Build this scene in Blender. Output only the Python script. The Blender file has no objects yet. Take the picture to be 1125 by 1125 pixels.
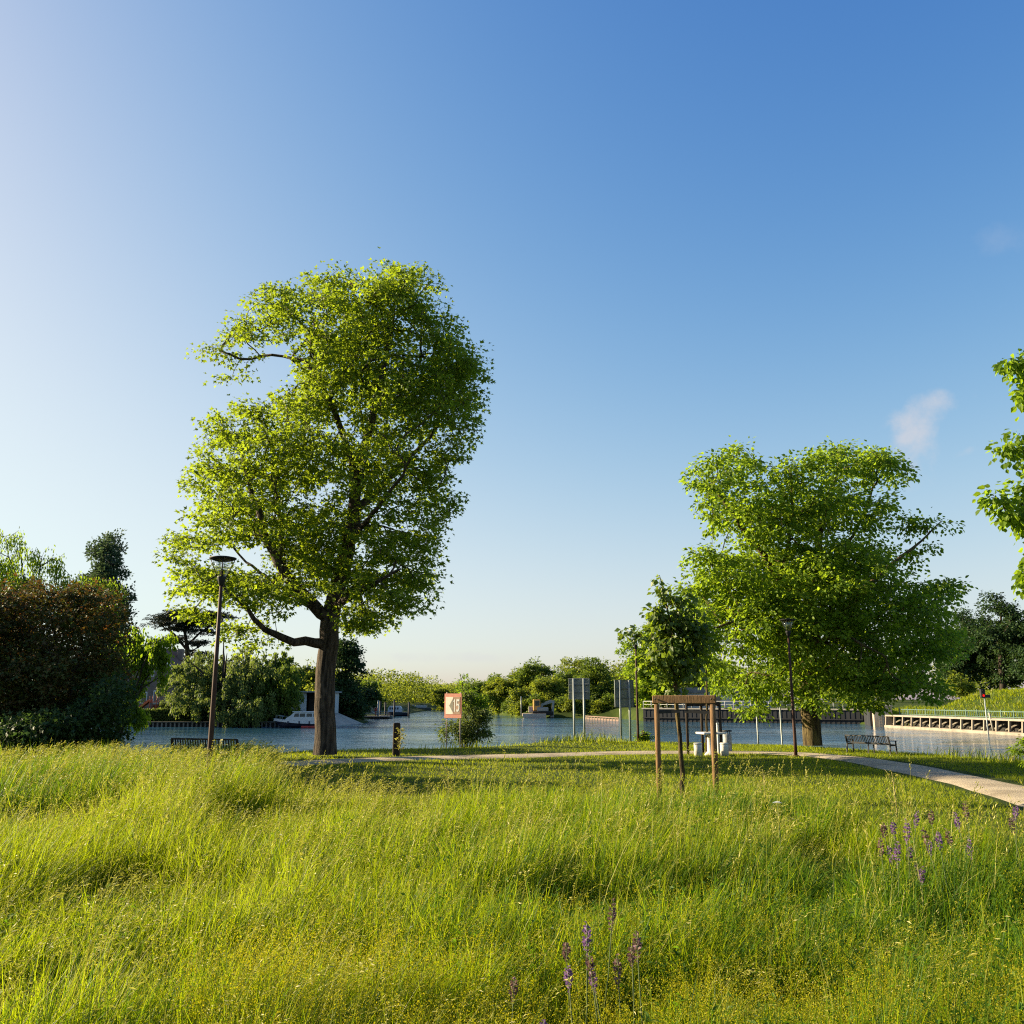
import bpy, bmesh, math, random
import numpy as np
from mathutils import Vector, Matrix

SC = bpy.context.scene
COL = SC.collection
rad = math.radians
PI = math.pi
rng = np.random.default_rng(7)
random.seed(7)

# ------------------------------------------------------------------ camera
CAM_H, PITCH, FPX, PXW = 1.7, rad(11.87), 980.0, 1125.0
cd = bpy.data.cameras.new("camera")
cam = bpy.data.objects.new("camera", cd)
COL.objects.link(cam)
cam.location = (0, 0, CAM_H)
cam.rotation_euler = (rad(90) + PITCH, 0, 0)
cd.sensor_width = 36
cd.lens = 36 * FPX / PXW
cd.clip_start = 0.05
cd.clip_end = 8000
SC.camera = cam

# ------------------------------------------------------------------ light
SUN_AZ, SUN_EL = rad(-75), rad(20)        # azimuth from +Y, negative = to the left
world = bpy.data.worlds.new("World")
SC.world = world
world.use_nodes = True
wn, wl = world.node_tree.nodes, world.node_tree.links
wn.clear()
w_out = wn.new("ShaderNodeOutputWorld")
w_bg = wn.new("ShaderNodeBackground")
w_sky = wn.new("ShaderNodeTexSky")
w_sky.sky_type = 'NISHITA'
w_sky.sun_disc = False
w_sky.sun_elevation = SUN_EL
w_sky.sun_rotation = SUN_AZ
w_sky.altitude = 50
w_sky.air_density = 1.0
w_sky.dust_density = 1.2
w_sky.ozone_density = 6.0
w_bg.inputs['Strength'].default_value = 0.13


def sky_tone(src):
    """film-like response of the clear sky: each channel (g c)^p / (1 + k (g c)^p)"""
    sp, cb = wn.new("ShaderNodeSeparateColor"), wn.new("ShaderNodeCombineColor")
    wl.new(src, sp.inputs[0])

    def mt(op, a_, b_):
        n = wn.new("ShaderNodeMath")
        n.operation = op
        for i_, v_ in ((0, a_), (1, b_)):
            if isinstance(v_, (int, float)):
                n.inputs[i_].default_value = v_
            else:
                wl.new(v_, n.inputs[i_])
        return n.outputs[0]
    for i, (p, k, g) in enumerate(((2.5, 1.13, 0.905), (1.9, 0.89, 0.562), (1.2, 0.8, 0.485))):
        v = mt('POWER', mt('MULTIPLY', sp.outputs[i], g), p)
        v = mt('DIVIDE', v, mt('ADD', mt('MULTIPLY', v, k), 1.0))
        wl.new(mt('MULTIPLY', v, 4.12 * 2 ** -0.82), cb.inputs[i])
    return cb.outputs[0]


SKY_COL = sky_tone(w_sky.outputs[0])

sd_ = bpy.data.lights.new("sun", 'SUN')
sun = bpy.data.objects.new("sun", sd_)
COL.objects.link(sun)
sd_.energy = 5.0
sd_.angle = rad(0.5)
sd_.color = (1.0, 0.83, 0.54)
sdir = Vector((math.sin(SUN_AZ) * math.cos(SUN_EL), math.cos(SUN_AZ) * math.cos(SUN_EL), math.sin(SUN_EL)))
sun.rotation_euler = sdir.to_track_quat('Z', 'Y').to_euler()
sun.location = sdir * 60

SC.view_settings.view_transform = 'Standard'
SC.view_settings.look = 'None'
SC.view_settings.gamma = 1
SC.view_settings.use_curve_mapping = False
SC.view_settings.exposure = 1.72

SC.render.engine = 'CYCLES'
cy = SC.cycles
cy.max_bounces = 7
cy.diffuse_bounces = 4
cy.glossy_bounces = 2
cy.transmission_bounces = 5
cy.transparent_max_bounces = 6
cy.sample_clamp_indirect = 6
cy.use_denoising = False
cy.filter_width = 1.15
cy.caustics_reflective = False
cy.caustics_refractive = False


# ------------------------------------------------------------------ places
def ray(px, py):
    xc, yc = (px - PXW / 2) / FPX, (PXW / 2 - py) / FPX
    return np.array([xc, math.cos(PITCH) - yc * math.sin(PITCH), math.sin(PITCH) + yc * math.cos(PITCH)])


def W(px, py, Y):
    """point at forward distance Y seen in direction px, py"""
    r = ray(px, py)
    return np.array([0, 0, CAM_H]) + r * (Y / r[1])


def G(px, py, z=0.0):
    """point on the level z seen in direction px, py"""
    r = ray(px, py)
    return np.array([0, 0, CAM_H]) + r * ((z - CAM_H) / r[2])


WZ = -1.4                                     # water level


# ------------------------------------------------------------------ mesh helpers
def build(name, parts, mats, parent=None, kind=None):
    """parts: list of (V, F, material index, smooth) -> ONE mesh object"""
    Vs, starts, loops, mi, sm = [], [], [], [], []
    off = lo = 0
    for p in parts:
        V, F = np.asarray(p[0], float), p[1]
        m = p[2] if len(p) > 2 else 0
        s = p[3] if len(p) > 3 else False
        Vs.append(V)
        if isinstance(F, np.ndarray):
            n, k = F.shape
            loops.append((F + off).ravel())
            starts.append(lo + np.arange(n) * k)
            lo += n * k
        else:
            n = len(F)
            st = []
            for f in F:
                st.append(lo)
                lo += len(f)
                loops.append(np.asarray(f) + off)
            starts.append(np.asarray(st))
        mi.append(np.asarray(m) if isinstance(m, np.ndarray) else np.full(n, m))
        sm.append(np.full(n, s))
        off += len(V)
    V = np.concatenate(Vs)
    L = np.concatenate(loops).astype(np.int32)
    S = np.concatenate(starts).astype(np.int32)
    me = bpy.data.meshes.new(name)
    me.vertices.add(len(V))
    me.vertices.foreach_set('co', V.astype(np.float32).ravel())
    me.loops.add(len(L))
    me.loops.foreach_set('vertex_index', L)
    me.polygons.add(len(S))
    me.polygons.foreach_set('loop_start', S)
    me.polygons.foreach_set('material_index', np.concatenate(mi).astype(np.int32))
    me.polygons.foreach_set('use_smooth', np.concatenate(sm).astype(bool))
    for m in (mats if isinstance(mats, (list, tuple)) else [mats]):
        me.materials.append(m)
    me.update(calc_edges=True)
    o = bpy.data.objects.new(name, me)
    COL.objects.link(o)
    if parent is not None:
        o.parent = parent
    if kind:
        o['kind'] = kind
    return o


def tag(o, label, cat, group=None):
    o['label'] = label
    o['category'] = cat
    if group:
        o['group'] = group
    return o


def thing(name, label, cat, loc=(0, 0, 0), rotz=0.0, group=None):
    o = bpy.data.objects.new(name, None)
    o.empty_display_size = 0.2
    COL.objects.link(o)
    o.location = tuple(float(c) for c in loc)
    o.rotation_euler = (0, 0, rotz)
    return tag(o, label, cat, group)


def copy_tree(o, parent=None):
    c = o.copy()
    COL.objects.link(c)
    if parent is not None:
        c.parent = parent
    for ch in list(o.children):
        copy_tree(ch, c)
    return c


def shift(parts, d):
    return [(np.asarray(p[0], float) + np.asarray(d, float),) + tuple(p[1:]) for p in parts]


def rotz_parts(parts, a):
    c, s = math.cos(a), math.sin(a)
    R = np.array([[c, s, 0], [-s, c, 0], [0, 0, 1]])
    return [(np.asarray(p[0], float) @ R,) + tuple(p[1:]) for p in parts]


def box(c, s, bevel=0.0, m=0, rot=None, segs=1):
    bm = bmesh.new()
    bmesh.ops.create_cube(bm, size=1)
    for v in bm.verts:
        v.co = Vector((v.co.x * s[0], v.co.y * s[1], v.co.z * s[2]))
    if bevel > 0:
        bmesh.ops.bevel(bm, geom=list(bm.edges), offset=bevel, segments=segs, affect='EDGES', profile=0.5)
    if rot is not None:
        M = rot if isinstance(rot, Matrix) else Matrix.Rotation(rot, 3, 'Z')
        for v in bm.verts:
            v.co = M @ v.co
    bm.verts.index_update()
    V = np.array([v.co[:] for v in bm.verts]) + np.asarray(c, float)
    F = [[v.index for v in f.verts] for f in bm.faces]
    bm.free()
    return (V, F, m, False)


def frames(D):
    D = D / (np.linalg.norm(D, axis=-1, keepdims=True) + 1e-9)
    ref = np.where(np.abs(D[..., :1]) > 0.92, np.array([0, 1.0, 0]), np.array([1.0, 0, 0]))
    U = np.cross(D, ref)
    U /= np.linalg.norm(U, axis=-1, keepdims=True) + 1e-9
    return D, U, np.cross(D, U)


def tube(pts, r, k=8, m=0, cap=True, smooth=True):
    P = np.asarray(pts, float)
    n = len(P)
    R = np.full(n, r, float) if np.isscalar(r) else np.asarray(r, float)
    T = np.gradient(P, axis=0)
    D, U, B = frames(T)
    a = np.arange(k) / k * 2 * PI
    V = P[:, None] + R[:, None, None] * (np.cos(a)[None, :, None] * U[:, None] + np.sin(a)[None, :, None] * B[:, None])
    V = V.reshape(-1, 3)
    F = []
    for i in range(n - 1):
        for j in range(k):
            F.append([i * k + j, i * k + (j + 1) % k, (i + 1) * k + (j + 1) % k, (i + 1) * k + j])
    if cap:
        F.append(list(range(k))[::-1])
        F.append([(n - 1) * k + j for j in range(k)])
    return (V, F, m, smooth)


def bar(a, b, w, h=None, m=0, bevel=0.0):
    """rectangular bar from a to b, w wide, h deep"""
    a, b = np.asarray(a, float), np.asarray(b, float)
    h = h or w
    d = b - a
    L = np.linalg.norm(d)
    q = Vector(d).to_track_quat('Z', 'Y').to_matrix()
    return box((a + b) / 2, (w, h, L), bevel, m, q)


def lathe(prof, k=16, m=0, c=(0, 0, 0), smooth=True):
    P = np.asarray(prof, float)
    n = len(P)
    a = np.arange(k) / k * 2 * PI
    V = np.stack([P[:, None, 0] * np.cos(a), P[:, None, 0] * np.sin(a), np.repeat(P[:, 1:2], k, 1)], -1).reshape(-1, 3) + np.asarray(c, float)
    F = []
    for i in range(n - 1):
        for j in range(k):
            F.append([i * k + j, i * k + (j + 1) % k, (i + 1) * k + (j + 1) % k, (i + 1) * k + j])
    F.append(list(range(k))[::-1])
    F.append([(n - 1) * k + j for j in range(k)])
    return (V, F, m, smooth)


def prism(poly, y0, y1, m=0):
    """outline in x,z pushed from y0 to y1"""
    n = len(poly)
    V = [(x, y0, z) for x, z in poly] + [(x, y1, z) for x, z in poly]
    F = [list(range(n)), list(range(n, 2 * n))[::-1]]
    for i in range(n):
        j = (i + 1) % n
        F.append([i, n + i, n + j, j])
    return (np.array(V, float), F, m, False)


# ------------------------------------------------------------------ materials
MATS = {}


def nodes(name):
    m = bpy.data.materials.new(name)
    m.use_nodes = True
    nt = m.node_tree
    nt.nodes.clear()
    out = nt.nodes.new("ShaderNodeOutputMaterial")
    return m, nt, out


def ramp(nt, fac, stops):
    r = nt.nodes.new("ShaderNodeValToRGB")
    e = r.color_ramp.elements
    while len(e) < len(stops):
        e.new(0.5)
    for el, (p, c) in zip(e, stops):
        el.position = p
        el.color = (*c, 1)
    nt.links.new(fac, r.inputs['Fac'])
    return r.outputs['Color']


def noise(nt, scale, detail=4, rough=0.55, vec=None, mapscale=None):
    n = nt.nodes.new("ShaderNodeTexNoise")
    n.inputs['Scale'].default_value = scale
    n.inputs['Detail'].default_value = detail
    n.inputs['Roughness'].default_value = rough
    if vec is None:
        g = nt.nodes.new("ShaderNodeTexCoord")
        vec = g.outputs['Object']
    if mapscale is not None:
        mp = nt.nodes.new("ShaderNodeMapping")
        mp.inputs['Scale'].default_value = mapscale
        nt.links.new(vec, mp.inputs['Vector'])
        vec = mp.outputs['Vector']
    nt.links.new(vec, n.inputs['Vector'])
    return n.outputs['Fac']


def surf(name, c0, c1, scale=3.0, rough=0.7, bump=0.0, bscale=20.0, metal=0.0, mapscale=None, spec=0.4, lo=0.3, hi=0.7, bdist=0.02):
    if name in MATS:
        return MATS[name]
    m, nt, out = nodes(name)
    b = nt.nodes.new("ShaderNodeBsdfPrincipled")
    f = noise(nt, scale, 6, 0.6, mapscale=mapscale)
    col = ramp(nt, f, [(lo, c0), (hi, c1)])
    nt.links.new(col, b.inputs['Base Color'])
    b.inputs['Roughness'].default_value = rough
    b.inputs['Metallic'].default_value = metal
    b.inputs['Specular IOR Level'].default_value = spec
    if bump > 0:
        bp = nt.nodes.new("ShaderNodeBump")
        bp.inputs['Strength'].default_value = bump
        bp.inputs['Distance'].default_value = bdist
        nt.links.new(noise(nt, bscale, 6, 0.65, mapscale=mapscale), bp.inputs['Height'])
        nt.links.new(bp.outputs[0], b.inputs['Normal'])
    nt.links.new(b.outputs[0], out.inputs['Surface'])
    MATS[name] = m
    return m


def leafmat(name, stops, trans, tr=0.45, rough=0.55, spec=0.2, patch=None, pscale=0.3, tstops=None):
    """leaf: reflecting and letting light through; every leaf its own tint"""
    m, nt, out = nodes(name)
    g = nt.nodes.new("ShaderNodeNewGeometry")
    col = ramp(nt, g.outputs['Random Per Island'], stops)
    tcol = ramp(nt, g.outputs['Random Per Island'], tstops or [(0, [c * 0.75 for c in trans]), (1, [c * 1.2 for c in trans])])
    if patch is not None:
        f = noise(nt, pscale, 3, 0.5)
        r = ramp(nt, f, [(0.42, (0, 0, 0)), (0.62, (1, 1, 1))])
        mx = nt.nodes.new("ShaderNodeMix")
        mx.data_type = 'RGBA'
        nt.links.new(r, mx.inputs[0])
        nt.links.new(col, mx.inputs[6])
        mx.inputs[7].default_value = (*patch, 1)
        col = mx.outputs[2]
    b = nt.nodes.new("ShaderNodeBsdfPrincipled")
    nt.links.new(col, b.inputs['Base Color'])
    b.inputs['Roughness'].default_value = rough
    b.inputs['Specular IOR Level'].default_value = spec
    t = nt.nodes.new("ShaderNodeBsdfTranslucent")
    nt.links.new(tcol, t.inputs['Color'])
    mix = nt.nodes.new("ShaderNodeMixShader")
    mix.inputs[0].default_value = tr
    nt.links.new(b.outputs[0], mix.inputs[1])
    nt.links.new(t.outputs[0], mix.inputs[2])
    nt.links.new(mix.outputs[0], out.inputs['Surface'])
    return m


# ------------------------------------------------------------------ sky with one small cloud
def world_cloud(px, py, half_u, half_v, ang, amount, prev, seed):
    d = Vector(ray(px, py)).normalized()
    rt = d.cross(Vector((0, 0, 1))).normalized()
    up = rt.cross(d).normalized()
    u_ax = (rt * math.cos(ang) + up * math.sin(ang)) / half_u
    v_ax = (-rt * math.sin(ang) + up * math.cos(ang)) / half_v
    tc = wn.new("ShaderNodeTexCoord")
    n1 = wn.new("ShaderNodeTexNoise")
    n1.inputs['Scale'].default_value = 22
    n1.inputs['Detail'].default_value = 6
    n1.inputs['Roughness'].default_value = 0.62
    mp = wn.new("ShaderNodeMapping")
    mp.inputs['Location'].default_value = (seed, seed * 0.7, 0)
    wl.new(tc.outputs['Generated'], mp.inputs['Vector'])
    wl.new(mp.outputs[0], n1.inputs['Vector'])
    dots = []
    for ax in (u_ax, v_ax):
        vm = wn.new("ShaderNodeVectorMath")
        vm.operation = 'DOT_PRODUCT'
        wl.new(tc.outputs['Generated'], vm.inputs[0])
        vm.inputs[1].default_value = ax
        sq = wn.new("ShaderNodeMath")
        sq.operation = 'MULTIPLY'
        wl.new(vm.outputs['Value'], sq.inputs[0])
        wl.new(vm.outputs['Value'], sq.inputs[1])
        dots.append(sq.outputs[0])
    ad = wn.new("ShaderNodeMath")
    ad.operation = 'ADD'
    wl.new(dots[0], ad.inputs[0])
    wl.new(dots[1], ad.inputs[1])
    sb = wn.new("ShaderNodeMath")                 # noise*2 - r2
    sb.operation = 'MULTIPLY_ADD'
    wl.new(n1.outputs['Fac'], sb.inputs[0])
    sb.inputs[1].default_value = 3.2
    neg = wn.new("ShaderNodeMath")
    neg.operation = 'MULTIPLY'
    neg.inputs[1].default_value = -1
    wl.new(ad.outputs[0], neg.inputs[0])
    wl.new(neg.outputs[0], sb.inputs[2])
    mr = wn.new("ShaderNodeMapRange")
    mr.interpolation_type = 'SMOOTHSTEP'
    wl.new(sb.outputs[0], mr.inputs['Value'])
    mr.inputs['From Min'].default_value = 0.75
    mr.inputs['From Max'].default_value = 2.3
    mr.inputs['To Max'].default_value = amount
    mx = wn.new("ShaderNodeMix")
    mx.data_type = 'RGBA'
    # keep it on this side of the sky only
    vm = wn.new("ShaderNodeVectorMath")
    vm.operation = 'DOT_PRODUCT'
    wl.new(tc.outputs['Generated'], vm.inputs[0])
    vm.inputs[1].default_value = d
    gt = wn.new("ShaderNodeMath")
    gt.operation = 'GREATER_THAN'
    wl.new(vm.outputs['Value'], gt.inputs[0])
    gt.inputs[1].default_value = 0
    ml = wn.new("ShaderNodeMath")
    ml.operation = 'MULTIPLY'
    wl.new(gt.outputs[0], ml.inputs[0])
    wl.new(mr.outputs[0], ml.inputs[1])
    wl.new(ml.outputs[0], mx.inputs[0])
    wl.new(prev, mx.inputs[6])
    mx.inputs[7].default_value = (1.6, 1.58, 1.68, 1)
    return mx.outputs[2]


c_ = world_cloud(1002, 486, 0.058, 0.028, rad(97), 0.75, SKY_COL, 3.1)
c_ = world_cloud(1022, 452, 0.052, 0.023, rad(22), 0.7, c_, 4.4)
c_ = world_cloud(1062, 496, 0.018, 0.007, rad(15), 0.45, c_, 5.7)
c_ = world_cloud(1122, 262, 0.020, 0.045, rad(80), 0.12, c_, 9.2)
c_ = world_cloud(490, 722, 0.10, 0.008, rad(0), 0.35, c_, 1.2)
wl.new(c_, w_bg.inputs['Color'])
wl.new(w_bg.outputs[0], w_out.inputs['Surface'])

# ================================================================== SETTING
def sdist(X, Y, poly):
    """signed distance to a polygon, positive inside"""
    P = np.asarray(poly, float)
    d2 = np.full(X.shape, 1e18)
    inside = np.zeros(X.shape, bool)
    n = len(P)
    for i in range(n):
        a, b = P[i], P[(i + 1) % n]
        e = b - a
        t = np.clip(((X - a[0]) * e[0] + (Y - a[1]) * e[1]) / (e @ e), 0, 1)
        dx, dy = X - a[0] - t * e[0], Y - a[1] - t * e[1]
        d2 = np.minimum(d2, dx * dx + dy * dy)
        c = (a[1] > Y) != (b[1] > Y)
        with np.errstate(divide='ignore', invalid='ignore'):
            xi = (b[0] - a[0]) * (Y - a[1]) / (b[1] - a[1]) + a[0]
        inside ^= c & (X < xi)
    d = np.sqrt(d2)
    return np.where(inside, d, -d)


def sstep(a, b, x):
    t = np.clip((x - a) / (b - a), 0, 1)
    return t * t * (3 - 2 * t)


_lat = np.random.default_rng(11).random((64, 64))


def vnoise(x, y, s):
    """smooth value noise, 0..1, features about s metres across"""
    x, y = np.asarray(x, float) / s + 100, np.asarray(y, float) / s + 100
    i, j = np.floor(x).astype(int), np.floor(y).astype(int)
    u, v = x - i, y - j
    u, v = u * u * (3 - 2 * u), v * v * (3 - 2 * v)
    i0, i1, j0, j1 = i % 64, (i + 1) % 64, j % 64, (j + 1) % 64
    return (_lat[i0, j0] * (1 - u) + _lat[i1, j0] * u) * (1 - v) + (_lat[i0, j1] * (1 - u) + _lat[i1, j1] * u) * v


SHORE = [(-300, 18), (-60, 22), (-32, 26), (-24, 29.5), (-15, 31.5), (-9, 33), (-4, 34), (0, 35.5), (3, 38.5), (5.5, 39.5),
         (8.5, 38.5), (11.5, 36), (13.6, 32), (15.2, 28), (17.5, 24), (22, 18), (27, 8), (31, -20), (33, -200)]
NEAR = SHORE + [(33, -900), (-900, -900), (-900, 10)]
LEFT = [(-2500, 106), (-60, 106), (-22.6, 106), (-22.6, 112), (-19.5, 127), (-22.9, 140), (-22.3, 178), (-23.6, 264), (-20, 320), (-60, 900), (-2500, 3500)]
RIGHT = [(-8, 330), (-7.2, 217), (1.2, 160), (18.2, 152), (18.6, 132.5), (45.3, 117.5), (41.6, 105.5), (44.2, 76), (48.5, 30), (52, -200), (52, -900), (3500, -900), (3500, 3500), (-8, 3500)]
FAR = [(-900, 322), (40, 322), (400, 3500), (-900, 3500)]


def height(X, Y):
    h = np.full(X.shape, -3.4)
    s = sdist(X, Y, NEAR)
    near = -3.4 + 3.4 * sstep(-3.2, 1.7, s) + 0.10 * (vnoise(X, Y, 7) - 0.5) * sstep(1, 4, s)
    # a low swell of rough ground under the two signboards
    near = near + 0.16 * np.exp(-((X - 2.4) / 2.6) ** 2 - ((Y - 34.6) / 2.2) ** 2)
    # the left bank dips towards the river
    near = near - 0.30 * sstep(18, 27, Y) * sstep(-6.5, -9.5, X) * sstep(0, 3, s)
    h = np.maximum(h, near)
    s = sdist(X, Y, LEFT)
    l = -3.4 + 2.2 * sstep(-1.2, 0.4, s) + 1.6 * sstep(1, 7, s) + 1.2 * sstep(10, 60, s) + 0.3 * (vnoise(X, Y, 11) - 0.5) * sstep(4, 10, s)
    h = np.maximum(h, l)
    s = sdist(X, Y, RIGHT)
    r = np.where(Y < 107, -3.4 + 3.2 * sstep(1.8, 3.2, s), -3.4 + 2.6 * sstep(-1.0, 0.7, s) + 0.6 * sstep(0.7, 2.2, s))
    emb = (sstep(3.0, 9.0, s) * 2.75 - .55 * sstep(10, 13, s)) * sstep(112, 96, Y)          # the grassy embankment on the right
    quay = 0.6 * sstep(0.4, 1.0, s) * sstep(14, 20, X) * sstep(110, 117, Y)
    r = r + emb + quay + 1.0 * sstep(20, 90, s) + 0.4 * (vnoise(X, Y, 9) - 0.5) * sstep(3, 6, s)
    h = np.maximum(h, r)
    s = sdist(X, Y, FAR)
    h = np.maximum(h, -3.4 + 3.2 * sstep(-2, 3, s) + 1.5 * sstep(5, 80, s))
    return h


def hgt(x, y):
    return float(height(np.array([float(x)]), np.array([float(y)]))[0])


def axis(lo, hi, c, fine, n):
    t = np.linspace(-1, 1, n)
    k = 5.2
    a = np.sinh(t * k) / math.sinh(k)
    return np.where(t < 0, c + a * (c - lo), c + a * (hi - c))


gx = axis(-2600, 2600, 0, 0.3, 420)
gy = axis(-400, 3400, 30, 0.3, 420)
GX, GY = np.meshgrid(gx, gy)
GZ = height(GX, GY)
n_ = len(gx)
idx = np.arange(n_ * len(gy)).reshape(len(gy), n_)
Fq = np.stack([idx[:-1, :-1], idx[:-1, 1:], idx[1:, 1:], idx[1:, :-1]], -1).reshape(-1, 4)

m_ground, nt, out = nodes("ground_turf")
b = nt.nodes.new("ShaderNodeBsdfPrincipled")
b.inputs['Roughness'].default_value = 0.95
b.inputs['Specular IOR Level'].default_value = 0.1
c1 = ramp(nt, noise(nt, 0.6, 8, 0.65), [(0.3, (0.020, 0.032, 0.006)), (0.55, (0.036, 0.055, 0.008)), (0.75, (0.055, 0.06, 0.014))])
nt.links.new(c1, b.inputs['Base Color'])
bp = nt.nodes.new("ShaderNodeBump")
bp.inputs['Strength'].default_value = 0.7
bp.inputs['Distance'].default_value = 0.05
nt.links.new(noise(nt, 14, 8, 0.7), bp.inputs['Height'])
nt.links.new(bp.outputs[0], b.inputs['Normal'])
nt.links.new(b.outputs[0], out.inputs['Surface'])
build("ground", [(np.stack([GX, GY, GZ], -1).reshape(-1, 3), Fq, 0, True)], m_ground, kind='structure')

# ---- river
m_water, nt, out = nodes("river_water")
b = nt.nodes.new("ShaderNodeBsdfPrincipled")
b.inputs['Base Color'].default_value = (0.022, 0.075, 0.125, 1)
b.inputs['Roughness'].default_value = 0.06
b.inputs['IOR'].default_value = 1.33
b.inputs['Specular IOR Level'].default_value = 0.5
n1 = noise(nt, 0.55, 5, 0.6, mapscale=(1.0, 0.75, 1))
n2 = noise(nt, 2.6, 4, 0.6, mapscale=(0.8, 1.0, 1))
ad = nt.nodes.new("ShaderNodeMath")
ad.operation = 'MULTIPLY_ADD'
nt.links.new(n2, ad.inputs[0])
ad.inputs[1].default_value = 0.32
nt.links.new(n1, ad.inputs[2])
bp = nt.nodes.new("ShaderNodeBump")
bp.inputs['Strength'].default_value = 1.0
bp.inputs['Distance'].default_value = 0.30
wp_ = nt.nodes.new('ShaderNodeMapRange')
nt.links.new(noise(nt, 0.045, 2, 0.5, mapscale=(1, 1.6, 1)), wp_.inputs['Value'])
for k_, v_ in (('From Min', .36), ('From Max', .62), ('To Min', .30), ('To Max', 1.25)):
    wp_.inputs[k_].default_value = v_
wm_ = nt.nodes.new('ShaderNodeMath')
wm_.operation = 'MULTIPLY'
nt.links.new(ad.outputs[0], wm_.inputs[0])
nt.links.new(wp_.outputs[0], wm_.inputs[1])
nt.links.new(wm_.outputs[0], bp.inputs['Height'])
nt.links.new(bp.outputs[0], b.inputs['Normal'])
nt.links.new(b.outputs[0], out.inputs['Surface'])
build("river_water", [(np.array([(-900, -300, WZ), (900, -300, WZ), (900, 900, WZ), (-900, 900, WZ)]), [[0, 1, 2, 3]])], m_water, kind='structure')

# ---- path
PATHPTS = [G(300, 842), G(345, 838), G(450, 832.5), G(560, 830.2), G(640, 828.2), G(700, 827), G(760, 827), G(830, 827.2), G(890, 829.5), G(950, 835.5),
           G(1010, 846), G(1070, 858.5), G(1125, 873), G(1200, 897), G(1300, 945)]


def smooth_line(P, it=3):
    P = np.asarray(P, float)
    for _ in range(it):
        Q = np.empty((2 * len(P), P.shape[1]))
        Q[0::2] = P
        Q[1:-1:2] = (P[:-1] + P[1:]) / 2
        Q = Q[:-1]
        R = Q.copy()
        R[1:-1] = (Q[:-2] + 2 * Q[1:-1] + Q[2:]) / 4
        P = R
    return P


pc = smooth_line(np.array([(p[0], p[1]) for p in PATHPTS]), 4)
T = np.gradient(pc, axis=0)
T /= np.linalg.norm(T, axis=1, keepdims=True)
Nn = np.stack([-T[:, 1], T[:, 0]], 1)
wid = 0.70 + 0.05 * np.sin(np.arange(len(pc)) * 0.17) + 0.02 * np.sin(np.arange(len(pc)) * 0.41)
rows = []
for k, u in enumerate(np.linspace(-1, 1, 9)):
    q = pc + Nn * (wid * u)[:, None]
    z = height(q[:, 0], q[:, 1]) + 0.06 * (1 - u ** 4) - 0.01
    rows.append(np.stack([q[:, 0], q[:, 1], z], 1))
PV = np.stack(rows, 1)
ii = np.arange(PV.shape[0] * 9).reshape(-1, 9)
PF = np.stack([ii[:-1, :-1], ii[1:, :-1], ii[1:, 1:], ii[:-1, 1:]], -1).reshape(-1, 4)
m_path = surf("gravel_path", (0.20, 0.16, 0.11), (0.42, 0.35, 0.255), 1.1, 0.95, 0.8, 45, spec=0.1, lo=0.2, hi=0.62, bdist=.03)
build("path", [(PV.reshape(-1, 3), PF, 0, True)], m_path, kind='structure')


def path_dist(X, Y):
    d = np.full(np.shape(X), 1e9)
    for q in pc[::2]:
        d = np.minimum(d, np.hypot(X - q[0], Y - q[1]))
    return d
# ================================================================== TREES
def chaikin(P, it=2):
    P = np.asarray(P, float)
    for _ in range(it):
        Q = [P[0]]
        for a, b in zip(P[:-1], P[1:]):
            Q += [a * 0.75 + b * 0.25, a * 0.25 + b * 0.75]
        Q.append(P[-1])
        P = np.array(Q)
    return P


def resample(P, step):
    d = np.r_[0, np.cumsum(np.linalg.norm(np.diff(P, axis=0), axis=1))]
    n = max(2, int(round(d[-1] / step)) + 1)
    t = np.linspace(0, d[-1], n)
    return np.stack([np.interp(t, d, P[:, k]) for k in range(3)], 1)


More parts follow.
